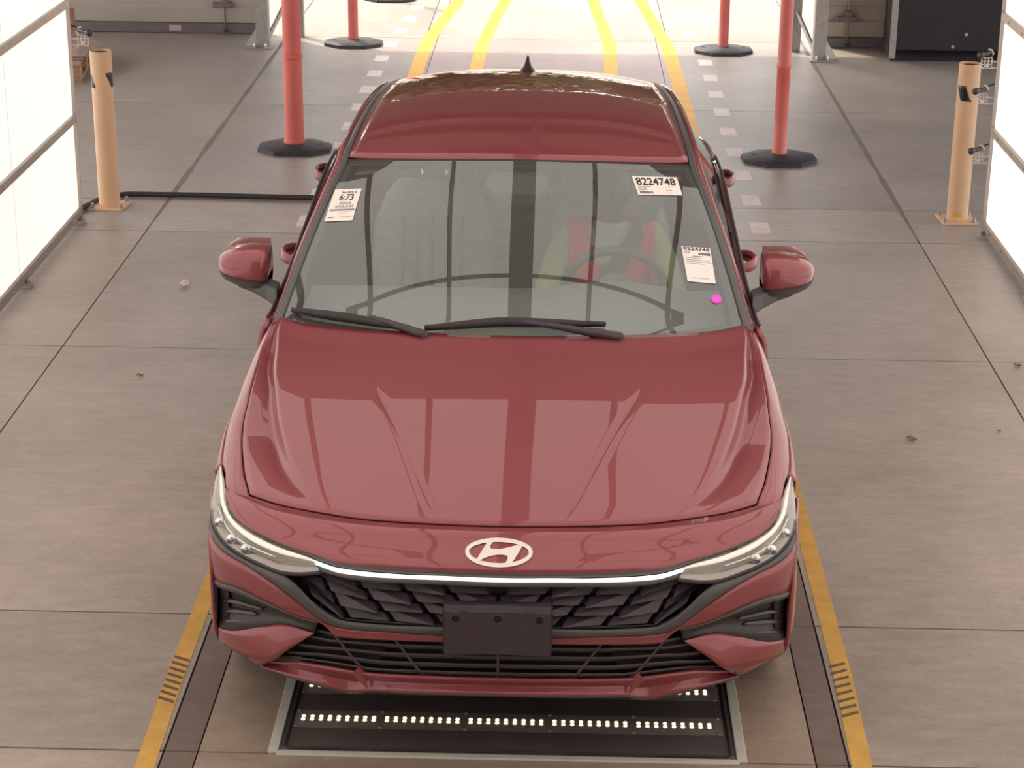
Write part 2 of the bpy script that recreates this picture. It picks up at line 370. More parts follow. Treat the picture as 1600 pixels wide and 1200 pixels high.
# ------------------------------------------------------------------ floor light tray in front of the car
tray = empty('floor_light_tray', (0, 0, 0)); tag(tray, 'recessed black floor tray with rows of lit lights under the bumper', 'floor light')
TX0, TX1, TY0, TY1 = -.690, .732, .115, .98
b = MB()
b.box(((TX0 + TX1) / 2, TY0 + .012, .004), (TX1 - TX0 - .05, .024, .008)); b.obj('frame_bar', TRAYF, tray, bevel=.002)
for x in (TX0 + .014, TX1 - .016):
    b = MB(); b.box((x, (TY0 + TY1) / 2 + .012, .005), (.03, TY1 - TY0, .010)); b.obj('frame_bar', TRAYF, tray, bevel=.002)
b = MB(); b.box(((TX0 + TX1) / 2, (TY0 + TY1) / 2 + .01, .0008), (TX1 - TX0 - .055, TY1 - TY0 - .03, .0016)); b.obj('tray_pan', TRAYD, tray)
for yc, h in ((.335, .105), (.545, .10), (.75, .10)):
    b = MB(); b.box((.018, yc, .0024), (1.40 - .09, h, .002)); b.obj('light_plate', TRAYM, tray)
ring = []
def rrect(x0, x1, y0, y1, r, n=5):
    P = []
    for cx, cy, a0 in ((x1 - r, y1 - r, 0), (x0 + r, y1 - r, PI / 2), (x0 + r, y0 + r, PI), (x1 - r, y0 + r, 1.5 * PI)):
        P += [(cx + r * math.cos(a0 + PI / 2 * k / n), cy + r * math.sin(a0 + PI / 2 * k / n)) for k in range(n + 1)]
    return P
P = rrect(TX0 + .045, TX1 - .047, TY0 + .04, TY1 - .02, .02); P.append(P[0])
b = MB(); b.tube([(x, y, .006) for x, y in P], .004, 6, False); b.obj('gasket', RUBBER, tray, True)
bm_led = None; screw_me = None
for yc, cols in ((.335, True), (.545, True)):
    for mdl in range(5):
        x0 = -.622 + mdl * .2565; b = MB(); b.box((x0 + .1225, yc, .0042), (.243, .036, .0018)); st = b.obj('led_strip', LEDB, tray)
        for c in range(9):
            for r in range(2):
                x, y = x0 + .012 + c * .0270, yc - .009 + r * .018
                if bm_led is None:
                    bb = MB(); bb.lathe([(.0066, 0), (.006, .003), (.0035, .0042)], n=10); o = bb.obj('led', LEDM, st, True); bm_led = o.data
                else: o = bpy.data.objects.new('led', bm_led); COL.objects.link(o); o.parent = st
                o.location = (x, y, .0052)
    for xs in range(6):
        for dy in (-.062, .058):
            x = -.628 + xs * .2575
            if screw_me is None:
                bb = MB(); bb.lathe([(.006, 0), (.006, .003), (.0045, .005)], n=8); o = bb.obj('screw', SILVER, tray); screw_me = o.data
            else: o = bpy.data.objects.new('screw', screw_me); COL.objects.link(o); o.parent = tray
            o.location = (x, yc + dy * .8, .0034)
b = MB(); b.box(((TX0 + TX1) / 2, (TY0 + TY1) / 2 + .01, .0125), (TX1 - TX0 - .07, TY1 - TY0 - .05, .002)); b.obj('cover_glass', GLASS_T, tray)

# ------------------------------------------------------------------ light booth: glowing wall and ceiling panels
CEIL_END = 3.82
YC = [CEIL_END, 2.02, .10, -1.8, -3.7, -4.5]
ZR = [.055, .595, 1.235, 1.89, 2.54]
YS = [5.93 - 1.31 * i for i in range(9)]           # 5.93 .. -4.55
def quad_panel(a, b, c, d, n, t, name, m, parent, inset=0.0):
    """slab panel from four corners, thickness t against the normal n"""
    V = [Vector(v) for v in (a, b, c, d)]; n = Vector(n)
    bb = MB(); bb.add([*V, *[v - n * t for v in V]], [(0, 1, 2, 3), (7, 6, 5, 4), (0, 4, 5, 1), (1, 5, 6, 2), (2, 6, 7, 3), (3, 7, 4, 0)])
    return bb.obj(name, m, parent)
for sx, nm, X in ((-1, 'wall_left', -2.585), (1, 'wall_right', 2.552)):
    bb = MB(); bb.box((X + sx * .06, (YS[0] + YS[-1]) / 2, 1.32), (.04, YS[0] - YS[-1], 2.5)); wl = bb.obj(nm, SHEDM); tag(wl, kind='structure')
    nx = (-sx, 0, 0)
    for i in range(8):
        y1, y0 = YS[i] - .006, YS[i + 1] + .006
        for j in range(4):
            z0, z1 = ZR[j] + (.022 if j else .018), ZR[j + 1] - .022
            quad_panel((X, y0, z0), (X, y1, z0), (X, y1, z1), (X, y0, z1), nx, .03, 'light_panel', PANELM, wl)
        # vertical joint
        bb = MB(); bb.box((X + sx * .012, YS[i + 1], 1.30), (.02, .011, 2.48)); bb.obj('vertical_joint', FRAMEM, wl)
    for j, z in enumerate(ZR):
        bb = MB(); bb.box((X - sx * .004, (YS[0] + YS[-1]) / 2, z), (.03, YS[0] - YS[-1], .044 if j else .05)); ch = bb.obj('frame_channel', ALUM if j else FRAMEM, wl, bevel=.003)
        for q in range(16):
            if j > 3: break
            y = YS[0] - .2 - q * .33; b2 = MB(); b2.lathe([(.007, 0), (.006, .004)], (0, 0, 0), 8, 'X'); o = b2.obj('rivet', SILVER, ch); o.location = (X - sx * .019 - (.004 if sx > 0 else 0), y, z)
    bb = MB(); bb.box((X + sx * .028, YS[0] + .006, 1.30), (.09, .012, 2.48)); bb.obj('end_cap', ALUM, wl)
    for y in (5.86, 4.66, 3.3, 2.0):
        bb = MB(); bb.box((X - sx * .012, y, .014), (.07, .06, .028)); bb.box((X - sx * .03, y, .034), (.02, .03, .02)); bb.obj('foot_bracket', GALV, wl, bevel=.003)
    # sloping cove up to the ceiling
    ye = 3.82
    A0, A1 = Vector((X + sx * .05, 0, 2.60)), Vector((sx * 1.47, 0, 3.50)); dn = Vector((sx * .03, 0, .04))
    cv = MB(); cv.add([(p.x, y, p.z) for p, y in ((A0, ye), (A0, YS[-1]), (A1, YS[-1]), (A1, ye), (A0 + dn, ye), (A0 + dn, YS[-1]), (A1 + dn, YS[-1]), (A1 + dn, ye))],
            [(0, 1, 2, 3), (7, 6, 5, 4), (0, 4, 5, 1), (1, 5, 6, 2), (2, 6, 7, 3), (3, 7, 4, 0)])
    cvo = cv.obj('trim_%d' % (1 if sx < 0 else 2), FRAMED); tag(cvo, kind='structure')
    nn = Vector((-sx * .62, 0, -.78)).normalized()
    for ya, yb_ in zip(YC, YC[1:]):
        for t0, t1 in ((.03, .49), (.53, .97)):
            a = A0.lerp(A1, t0) + nn * .05; c = A0.lerp(A1, t1) + nn * .05
            quad_panel((a.x, yb_ + .03, a.z), (a.x, ya - .02, a.z), (c.x, ya - .02, c.z), (c.x, yb_ + .03, c.z), nn, .03, 'light_panel', PANELM, cvo)
cb = MB(); cb.box((0, (CEIL_END + YS[-1]) / 2, 3.48), (3.0, CEIL_END - YS[-1], .06)); cl = cb.obj('ceiling', FRAMED); tag(cl, kind='structure')
XC = [(-1.41, -.65), (-.60, -.095), (.095, .60), (.65, 1.41)]
for ya, yb_ in zip(YC, YC[1:]):
    for x0, x1 in XC:
        quad_panel((x0, yb_ + .03, 3.42), (x1, yb_ + .03, 3.42), (x1, ya - .02, 3.42), (x0, ya - .02, 3.42), (0, 0, -1), .03, 'light_panel', PANELM, cl)

# ------------------------------------------------------------------ shed over the lane
sh = MB(); sh.box((0, .33, 5.35), (18.2, 27.7, .12)); shed = sh.obj('roof', SHEDM); tag(shed, kind='structure')
for y in (-9, -5.5, -2, 1.5, 5.0, 7.6, 10.2, 12.2):
    b = MB(); b.box((0, y, 5.12), (18, .16, .34)); b.obj('roof_beam', BEAMM, shed)
for x in (-5.5, -2.9, 0, 2.9, 5.5):
    b = MB(); b.box((x, -.5, 4.98), (.12, 25.6, .16)); b.obj('purlin', BEAMM, shed)
for sx in (-1, 1):                       # open-sided shed on columns
    for y in (-9, -2, 5.0, 12.2):
        b = MB(); b.box((sx * 8.6, y, 2.62), (.22, .22, 5.3)); b.obj('column', BEAMM, shed)
b = MB(); b.box((0, 13.2, 4.43), (18.2, .16, 1.76)); hd = b.obj('wall_header', SHEDM); tag(hd, kind='structure')
b = MB(); b.box((0, -13.4, 2.6), (18.2, .12, 5.4)); tag(b.obj('wall_front', SHEDM), kind='structure')

# ------------------------------------------------------------------ sectional doors, posts and box beside the exit
def sectional_door(x0, x1, y, label, rodx, n):
    d = empty('sectional_door', ((x0 + x1) / 2, y, 0)); tag(d, label, 'door')
    w = x1 - x0; z = .085
    b = MB(); b.box((0, 0, .043), (w, .075, .082)); b.obj('foot_beam', DOORB, d, bevel=.006)
    for q in range(n):
        h = .40; b = MB()
        # horizontally ribbed panel
        R = []
        for zz, dy in ((0, 0), (.006, -.018), (.13, -.022), (.145, -.008), (.25, -.008), (.265, -.022), (h - .012, -.018), (h - .004, 0)):
            R.append([(-w / 2, dy, z + zz), (w / 2, dy, z + zz)])
        b.grid(R); b.box((0, .02, z + h / 2), (w, .03, h - .006)); b.obj('door_panel', DOORP, d, angle=30)
        z += h
    b = MB(); b.tube([(rodx, -.05, .04), (rodx, -.05, 1.5)], .008, 8); b.obj('lock_rod', GALV, d, True)
    for zz in (.245, .66, 1.06):
        b = MB(); b.box((rodx - .02, -.045, zz), (.16, .05, .04)); b.box((rodx, -.05, zz + .035), (.05, .04, .05)); b.obj('rod_guide', DOORB, d, bevel=.004)
    b = MB(); b.lathe([(.02, .02), (.02, .035)], (rodx, -.05, 0), 10); b.obj('rod_foot', RUBBER, d)
    return d
dl = sectional_door(-5.0, -2.36, 11.88, 'long grey sectional door behind the left cream bollard', .98, 6)
b = MB(); b.box((.55, -.039, .045), (.10, .002, .048)); b.obj('paper_notice', mat('pale_pink_notice', (196, 176, 168), rough=.8), dl)
for x in (-1.36,):
    b = MB(); b.box((x, -.04, .33), (.2, .05, .05)); b.obj('hinge_bracket', DOORB, dl, bevel=.004)
    b = MB(); b.tube([(x + .1, -.04, .05), (x + .1, -.04, 1.6)], .009, 8); b.obj('lock_rod', GALV, dl, True)
dr = sectional_door(2.33, 5.0, 11.62, 'pale sunlit sectional door beside the black box', -1.16, 6)
def post_frame(x, y, s, label):
    o = empty('steel_post', (x, y, 0)); tag(o, label, 'post', 'steel posts flanking the exit')
    b = MB(); b.box((0, 0, .9), (.10, .012, 1.8)); b.box((s * .045, .05, .9), (.012, .11, 1.8)); b.obj('angle_post', GALV, o, bevel=.002)
    b = MB(); b.box((s * -.02, .03, .006), (.2, .2, .012)); b.obj('base_plate', GALV, o, bevel=.002)
    b = MB(); b.add([(s * -.05, .01, .012), (s * -.15, .06, .012), (s * -.05, .01, .16), (s * -.05, .02, .012), (s * -.15, .07, .012), (s * -.05, .02, .16)], [(0, 1, 2), (5, 4, 3), (0, 3, 4, 1), (1, 4, 5, 2), (2, 5, 3, 0)]); b.obj('gusset', GALV, o)
    for dx in (-.06, .03):
        b = MB(); b.lathe([(.012, .012), (.012, .03), (.006, .045)], (s * dx, -.03, 0), 8); b.obj('anchor_bolt', SILVER, o)
    b = MB(); b.box((s * .16, .40, .9), (.09, .07, 1.8)); b.obj('door_track', GALV, o, bevel=.004)
    b = MB(); b.box((s * .25, .55, .9), (.05, .07, 1.8)); b.obj('door_track', GALV, o, bevel=.004)
    b = MB(); b.tube([(s * .03, .1, .06), (s * .17, .42, .36)], .02, 6); b.obj('brace', GALV, o)
    return o
post_frame(-2.30, 11.22, 1, 'galvanised steel post at the left edge of the exit')
post_frame(2.215, 11.02, -1, 'galvanised steel post at the right edge of the exit')
bx = empty('black_box', (3.40, 11.28, 0)); tag(bx, 'large black painted box standing behind the right bollard', 'box')
b = MB(); b.box((0, 0, .98), (1.22, .44, 1.80)); b.obj('box_body', BLACKBOX, bx, bevel=.01)
b = MB(); b.add([(-.61, -.23, .0), (.61, -.23, .0), (.61, -.05, .09), (-.61, -.05, .09), (-.61, .22, 0), (.61, .22, 0), (.61, .22, .09), (-.61, .22, .09)], [(0, 1, 2, 3), (4, 7, 6, 5), (0, 3, 7, 4), (1, 5, 6, 2), (0, 4, 5, 1), (3, 2, 6, 7)]); b.obj('plinth', RUBBER, bx)
b = MB(); b.box((-.60, -.225, .95), (.05, .012, 1.86)); b.obj('edge_strip', GALV, bx)
for x, z in ((-.12, .12), (-.02, .22)):
    b = MB(); b.lathe([(.014, 0), (.01, .008)], (0, 0, 0), 8, 'Y'); o = b.obj('bolt_head', SILVER, bx); o.location = (x, -.228, z)
b = MB(); b.box((.30, -.224, .9), (.012, .01, 1.7)); b.obj('door_seam', RUBBER, bx)

# pallet with wrapped cartons, left
pal = empty('wooden_pallet', (-4.02, 10.22, 0), .12); tag(pal, 'low wooden pallet half hidden by the left light wall', 'pallet')
for y in (-.45, -.22, 0, .22, .45):
    b = MB(); b.box((0, y, .125), (1.0, .12, .02)); b.obj('deck_board', WOODM, pal, bevel=.003)
for x in (-.45, 0, .45):
    for y in (-.45, 0, .45):
        b = MB(); b.box((x, y, .065), (.1, .12, .09)); b.obj('block', WOODM, pal, bevel=.003)
    b = MB(); b.box((x, 0, .010), (.1, 1.02, .02)); b.obj('bottom_board', WOODM, pal)
ct = MB(); ct.box((-3.93, 10.76, .25), (.36, .30, .225)); o = ct.obj('carton', CARD, bevel=.008); tag(o, 'brown cardboard carton lying on the pallet', 'box')
fl = MB(); R = []
for i in range(9):
    r = []
    for j in range(15):
        x, y = -4.30 + .89 * j / 14, 10.02 + .55 * i / 8
        e = min(j / 4, (14 - j) / 4, i / 2.5, (8 - i) / 2.5, 1)
        r.append((x, y, .145 + e * (.17 + .05 * math.sin(i * 1.7 + j * .9) + .04 * random.random()) * (1.0 if j < 9 else .62)))
    R.append(r)
fl.grid(R); o = fl.obj('plastic_sheet', FILM, rec=False); tag(o, 'crumpled cloudy plastic sheet draped over the pallet', 'plastic sheet')
sdm = o.modifiers.new('thick', 'SOLIDIFY'); sdm.thickness = .004

# ------------------------------------------------------------------ bollards
def bollard(x, y, rz, label, pat, h=.915):
    o = empty('bollard', (x, y, 0)); tag(o, label, 'bollard', 'cream steel bollards beside the light booth')
    r = .061
    b = MB(); b.lathe([(r, .012), (r, h), (r - .004, h + .002), (r - .006, h - .03)], n=32, caps=False); b.obj('pipe', BOLLARD, o, angle=50, rec=True)
    b = MB(); b.lathe([(.002, h - .012), (r - .005, h - .012), (r - .005, h - .02), (.002, h - .02)], n=24); b.obj('inner_cap', RUBBER, o)
    b = MB(); b.box((0, 0, .006), (.205, .205, .012), .08 if x > 0 else -.1); b.obj('base_plate', BOLLARD, o, bevel=.002)
    for sx in (-1, 1):
        for sy in (-1, 1):
            b = MB(); b.lathe([(.014, .012), (.014, .024), (.009, .026), (.009, .04)], (sx * .083, sy * .083, 0), 8); b.obj('anchor_bolt', SILVER, o)
    # black marking film: slanted patches wrapped round the pipe
    for a0, a1 in pat:
        R = []
        for i in range(9):
            t = i / 8; row = []
            for j in range(7):
                a = lerp(a0, a1, j / 6) + .85 * (1 - t) * .75
                row.append(((r + .0008) * math.sin(a), -(r + .0008) * math.cos(a), h - .205 + .085 * t))
            R.append(row)
        b = MB(); b.grid(R); p = b.obj('marking_film', PATCHB, o, True, rec=False)
        sd = p.modifiers.new('thick', 'SOLIDIFY'); sd.thickness = .0006; sd.offset = 1
    b = MB(); R = [[((r + .0008) * math.sin(a), -(r + .0008) * math.cos(a), z) for a in (-.5, -.25, 0, .2)] for z in (.035, .06)]; b.grid(R)
    if x > 0:
        p = b.obj('sticker', mat('yellow_sticker', (226, 180, 40), rough=.5), o, True, rec=False)
    return o
bollard(-2.483, 6.25, 0, 'cream yellow bollard standing beside the left light wall', [(-2.1, -1.05), (.55, 1.5)])
bollard(2.450, 6.235, 0, 'cream yellow bollard standing beside the right light wall', [(-1.45, -.42), (1.2, 2.2)])

# ------------------------------------------------------------------ delineator posts on rubber bases
def delineator(x, y, r, label, rz=0.):
    o = empty('delineator_post', (x, y, 0), rz); tag(o, label, 'traffic post', 'orange delineator posts along the lane')
    W2, D2 = .235, .19
    P = [(-W2, -.07), (-.11, -D2), (.11, -D2), (W2, -.07), (W2, .07), (.11, D2), (-.11, D2), (-W2, .07)]
    def sc(k): return [(a * k, b * k) for a, b in P]
    b = MB(); b.rings([[(a, c, z) for a, c in sc(k)] for k, z in ((1, 0), (1, .026), (.94, .034), (.42, .052), (.40, .052))]); b.obj('rubber_base', RUBBER, o, angle=25)
    for s in (-1, 1):
        b = MB(); b.rings([[(s * .15 + a * .028, c * .028, z) for a, c in ((1, 0), (.5, .87), (-.5, .87), (-1, 0), (-.5, -.87), (.5, -.87))] for z in (.036, .046)]); b.obj('base_lug', RUBBER, o)
    b = MB(); b.lathe([(r * 1.12, .05), (r * 1.12, .068), (r, .075), (r * .96, .60), (r * 1.04, .605), (r * 1.04, .63), (r * .95, .635), (r * .93, 1.06), (r * .6, 1.08), (r * .6, 1.12)], n=24); b.obj('post_tube', ORANGE, o, angle=40)
    b = MB(); b.rings([[(a * .02, c * .008 - 0, z) for a, c in ((1, 1), (-1, 1), (-1, -1), (1, -1))] for z in (1.11, 1.17)]); b.obj('grab_tab', ORANGE, o)
    return o
delineator(-1.585, 7.72, .063, 'thick orange delineator post nearest the left bollard')
delineator(1.558, 7.62, .044, 'thin orange delineator post nearest the right bollard', .08)
delineator(-1.575, 11.42, .042, 'slim orange delineator post in shade at the exit, left side')
delineator(1.465, 11.33, .042, 'slim orange delineator post in sun at the exit, right side', .05)
delineator(-1.46, 13.70, .042, 'farthest orange delineator post, only its rubber base in view')

# ------------------------------------------------------------------ booth cameras on perforated brackets
def booth_camera(x, y, z, s, label):
    """s: +1 reaches in from the right wall, -1 from the left wall"""
    o = empty('booth_camera', (x, y, z)); tag(o, label, 'camera', 'small cameras on the ends of the light walls')
    b = MB()
    b.box((0, 0, -.05), (.012, .055, .006))
    for q in range(4):                                   # perforated plate: bars with holes between
        b.box((-.028 + q * .019, 0, -.038), (.005, .008, .062)); b.box((0, 0, -.066 + q * .019), (.062, .008, .005))
    b.obj('perforated_plate', WHITEM, o)
    for zz in (-.066, -.030):
        b = MB(); b.box((s * .055, .0, zz), (.055, .012, .008)); b.obj('bracket_arm', WHITEM, o)
    b = MB(); b.tube([(s * .02, 0, -.01), (s * .034, 0, .012), (s * .02, 0, .034), (s * .004, 0, .036)], .006, 8); b.obj('pivot_arm', WHITEM, o, True)
    b = MB(); b.tube([(s * .015, 0, .018), (-s * .02, -.02, .014), (-s * .035, -.03, .012), (-s * .036, -.031, .012), (-s * .052, -.042, .009)], [.012, .012, .012, .019, .019], 14); b.obj('camera_body', BLACKP, o, True)
    b = MB(); b.tube([(s * .02, .005, .03), (s * .05, .01, .038), (s * .085, .01, .05)], .004, 6); b.obj('cable', RUBBER, o, True)
    return o
booth_camera(2.487, 5.985, 1.005, 1, 'small black camera on white bracket, topmost of three by the right wall')
booth_camera(2.478, 5.985, .805, 1, 'small black camera on white bracket, middle of three by the right wall')
booth_camera(2.484, 5.985, .468, 1, 'small black camera on white bracket, lowest of three by the right wall')
booth_camera(-2.515, 5.985, 1.06, -1, 'small black camera on white bracket above the left bollard')

# cable along the floor joint, left
b = MB(); pts = [(-2.66, 6.02, .02), (-2.60, 6.2, .018), (-2.54, 6.38, .018), (-2.40, 6.47, .018), (-2.0, 6.47, .018), (-1.6, 6.455, .018), (-1.2, 6.45, .018), (-.8, 6.45, .018), (0, 6.45, .018)]
b.tube(resample(pts, 40), .016, 10); o = b.obj('floor_cable', RUBBER, None, True); tag(o, 'black cable lying across the floor by the left bollard', 'cable')
# litter
def leaf(x, y, s, rz, label, m=DRYLEAF):
    R = []
    for i in range(7):
        t = i / 6; w = math.sin(PI * min(1, t * .98 + .01)) ** .8 * .5
        R.append([((t - .5) * s, (j / 4 - .5) * 2 * w * s * .8, .003 + .35 * s * abs(j / 4 - .5) ** 1.4 + .18 * s * math.sin(t * 3.0 + 1) ** 2) for j in range(5)])
    b = MB(); b.grid(R); o = b.obj('dry_leaf', m, None, True, (x, y, 0), rec=False); o.rotation_euler = (0, 0, rz)
    sd = o.modifiers.new('t', 'SOLIDIFY'); sd.thickness = .0015
    tag(o, label, 'leaf', 'dry leaves on the floor')
leaf(1.634, 2.755, .042, -.35, 'curled brown dry leaf on the floor right of the car hood')
leaf(2.272, 3.70, .04, .3, 'small brown leaf on the joint beneath the right light wall')
leaf(-1.724, 3.366, .03, .4, 'tiny brown leaf on the floor below the white tissue scrap')
leaf(2.02, 2.87, .018, .2, 'tiny dark leaf scrap near the right floor joint')
cb = MB(); rr = random.Random(3); R = []
for i in range(7):
    t = i / 6; R.append([((.004 + .017 * math.sin(PI * t)) * (1 + .5 * rr.uniform(-1, 1)) * math.cos(2 * PI * k / 8), (.004 + .017 * math.sin(PI * t)) * (1 + .5 * rr.uniform(-1, 1)) * math.sin(2 * PI * k / 8), .036 * t) for k in range(8)])
cb.rings(R); o = cb.obj('tissue_scrap', CRUMB, None, False, (-1.767, 4.72, 0)); tag(o, 'crumpled white tissue scrap on the floor left of the mirror', 'litter')

# trees outside the exit (seen mirrored in the roof of the car)
def tree(x, y, h, r, label, seed):
    rr = random.Random(seed); o = empty('tree', (x, y, 0)); tag(o, label, 'tree', 'trees outside the exit')
    b = MB(); b.tube([(0, 0, -.2), (.1, 0, h * .25), (0, .1, h * .5), (.05, 0, h * .8)], [.22, .17, .12, .04], 10); b.obj('trunk', TRUNKM, o, True)
    V = []; F = []
    for q in range(6500):
        a, cz = rr.uniform(0, 2 * PI), rr.uniform(-1, 1); rad = r * rr.random() ** .33 * (.8 + .25 * math.sin(3 * a + seed))
        s = math.sqrt(1 - cz * cz); c = Vector((rad * s * math.cos(a), rad * s * math.sin(a), h * .52 + rad * cz * .95))
        u = Vector((rr.uniform(-1, 1), rr.uniform(-1, 1), rr.uniform(-1, 1))).normalized(); w = u.orthogonal(); l = rr.uniform(.14, .26)
        n = len(V); V += [c - u * l, c + w * l * .45, c + u * l, c - w * l * .45]; F.append((n, n + 1, n + 2, n + 3))
    fo = mesh_obj('foliage', V, F, LEAFM, o, False); fo['kind'] = 'stuff'
for i_, (tx, ty, th, tr, wh) in enumerate(((-11.4, 24, 7.0, 3.5, 'at the far left'), (-6.6, 33, 9.4, 4.2, 'second from the left'), (-1.9, 24, 7.0, 3.5, 'left of the lane axis'), (3.2, 33, 9.4, 4.2, 'right of the lane axis'), (7.6, 24.2, 7.0, 3.5, 'second from the right'), (13.2, 33, 9.2, 4.2, 'at the far right'))):
    tree(tx, ty, th, tr, 'leafy tree outside the exit, %s of the row' % wh, i_ + 1)

# ================================================================== the car
CAR = empty('car', (-.007, 0, 0)); tag(CAR, 'red four-door sedan facing the camera on the marked lane', 'car')
# master surfaces of the nose and hood (metres; y runs from the front bumper rearward)
ZP = [.10, .2, .27, .33, .42, .5, .58, .63, .658, .693, .735, .775, .818, .892, .941, .99]
YP = [.16, .10, .06, .04, .045, .02, .012, .022, .035, .085, .15, .32, .56, .92, 1.25, 1.8]
QA, QB = .2368, -.045
def qz(y): return .735 + QA * (y - .15) + QB * (y - .15) ** 2
ZP = ZP[:10] + [.735, qz(.2), qz(.25)]; YP = YP[:10] + [.15, .2, .25]
_Y0 = pchip(ZP, YP); _Zc = pchip(YP[6:], ZP[6:])
def Y0(z): return _Y0(z) if z < ZP[-1] else .15 + (-QA + math.sqrt(max(1e-6, QA * QA + 4 * QB * (z - .735)))) / (2 * QB)
def Zc(y): return _Zc(y) if y < .25 else qz(y)
_SW = pchip([0, .2, .4, .5, .6, .7, .76, .80, .84, .865, .88, .89, .9, .91], [0, .008, .035, .058, .09, .135, .172, .205, .255, .305, .37, .47, .72, 1.5])
def SW(x): return .2 * x * x if x < .2 else _SW(x)
def crown(x): return .03 * (abs(x) / .8) ** 2
def fas_y(x, z): return Y0(z + crown(x) * max(0, min(1, (z - .55) / .15))) + SW(abs(x))
def kk(y):
    t = max(0, min(1, (y - .35) / .65)); return 1 - .6 * t * t * (3 - 2 * t)
def top_z(x, y): return Zc(y - SW(abs(x)) * kk(y)) - crown(x)
def FP(x, z, off=0.): return (x, fas_y(x, z) + off, z)
# front-elevation outlines (half-width x, height z), outboard to centre
DX = -.007
def cv(P): return [(max(0., x + DX) if x > .02 else 0., z) for x, z in P]
NOSE_T = cv([(.841, .716), (.799, .72), (.757, .723), (.67, .725), (.58, .728), (.387, .732), (.155, .736), (.06, .7363), (0, .7363)])
NOSE_B = cv([(.853, .722), (.842, .716), (.819, .702), (.791, .689), (.757, .68), (.693, .673), (.615, .666), (.538, .661), (.504, .656), (.447, .651), (.33, .651), (.148, .652), (.06, .652), (0, .652)])
LENS_T = cv([(.879, .725), (.854, .72), (.826, .7), (.802, .686), (.767, .677), (.716, .67), (.64, .663), (.564, .655), (.533, .648)])
LENS_B = cv([(.886, .715), (.885, .69), (.881, .664), (.87, .653), (.847, .644), (.816, .633), (.771, .622), (.699, .61), (.63, .601), (.601, .603), (.513, .62)])
BAR_T = cv([(.533, .648), (.501, .643), (.469, .638), (.376, .6355), (.257, .637), (.148, .637), (.06, .6368), (0, .6368)])
BAR_B = cv([(.521, .636), (.493, .63), (.455, .624), (.376, .623), (.257, .626), (.148, .628), (.06, .6275), (0, .6275)])
BAND_B = cv([(.513, .62), (.468, .615), (.422, .61), (.348, .61), (.256, .614), (.148, .615), (.06, .6148), (0, .6148)])
SUR_O = cv([(.876, .632), (.870, .622), (.858, .613), (.815, .605), (.76, .599), (.699, .579), (.651, .554), (.603, .523), (.557, .488), (.521, .457), (.484, .439), (.427, .437), (.324, .441), (.164, .441), (0, .441)])
SUR_I = cv([(.61, .597), (.591, .574), (.545, .53), (.496, .488), (.45, .469), (.332, .471), (.163, .477), (0, .477)])
VENT_T = cv([(.868, .475), (.847, .487), (.80, .506), (.765, .508), (.714, .499), (.665, .484), (.579, .457), (.527, .453)])
VENT_L = cv([(.866, .315), (.847, .324), (.793, .349), (.722, .386), (.65, .418), (.61, .421), (.541, .41)])
FANG_L = cv([(.866, .275), (.857, .258), (.836, .262), (.816, .268), (.782, .267), (.714, .256), (.622, .348), (.541, .41)])
LOW_T = cv([(.541, .41), (.476, .402), (.391, .407), (.288, .412), (.15, .417), (0, .419)])
LIP_T = cv([(.705, .262), (.585, .295), (.503, .296), (.431, .292), (.38, .289), (.29, .294), (.196, .298), (0, .301)])
LIP_B = cv([(.712, .253), (.63, .244), (.532, .228), (.462, .214), (.427, .212), (.383, .237), (.292, .242), (.151, .248), (0, .251)])
RED_B = cv([(.527, .453), (.50, .432), (.476, .410), (.391, .413), (.288, .418), (.15, .423), (0, .425)])
CHEEK_B = [p for p in VENT_T] + RED_B[1:]

def patch(top, bot, nu, nv, off=0., full=True, smooth=True):
    """rows of points on the fascia between two outlines; full = both halves joined at the centre"""
    A = resample(top, nu, smooth); B = resample(bot, nu, smooth); rows = []
    for i in range(nv):
        t = i / (nv - 1)
        r = [FP(lerp(a[0], b[0], t), lerp(a[1], b[1], t), off(j / (nu - 1), t) if callable(off) else off) for j, (a, b) in enumerate(zip(A, B))]
        if full:
            if r[-1][0] < .02: r[-1] = (0., r[-1][1], r[-1][2])
            r = r + [(-x, y, z) for x, y, z in reversed(r[:-1])]
        rows.append(r)
    return rows
def panel(name, rowsets, m, parent=CAR, thick=.012, mirror=False, smooth=True, angle=None, offset=-1):
    b = MB()
    for rows in rowsets: b.grid(rows)
    if mirror: b.mirror()
    o = b.obj(name, m, parent, smooth, rec=False, angle=angle)
    # orient outward: the first face should look to the front or up
    s = sum((p.normal.y * -1 + p.normal.z) * p.area for p in o.data.polygons)
    if s < 0: o.data.flip_normals()
    if mirror: fixn_halves(o)
    if thick:
        sd = o.modifiers.new('thick', 'SOLIDIFY'); sd.thickness = thick; sd.offset = offset
    return o
def fixn_halves(o):
    pass
def weld(o, d=.0006):
    bm = bmesh.new(); bm.from_mesh(o.data); bmesh.ops.remove_doubles(bm, verts=bm.verts[:], dist=d); bm.to_mesh(o.data); bm.free(); return o

# ---- front bumper cover (nose, cheeks, corner fangs and lip are one painted moulding)
sets = [patch(NOSE_T, NOSE_B, 34, 8)]
sets.append(patch(SUR_O, CHEEK_B, 44, 6))
def facet(u, t):                      # the corner piece stands proud along its crease
    return -.030 * max(0, 1 - abs(u - .62) / .4) * (t ** .8) * (1 - t * .35)
half = patch(VENT_L, FANG_L, 22, 6, facet, full=False, smooth=False)
bump = MB()
for r in sets: bump.grid(r)
bump.grid(half); bump.grid([[(-x, y, z) for x, y, z in reversed(r)] for r in half])
def lipoff(u, t): return .006 + .026 * t if t < .65 else .0229 - .09 * (t - .65)
bump.grid(patch(LIP_T, LIP_B, 40, 9, lipoff, smooth=False))
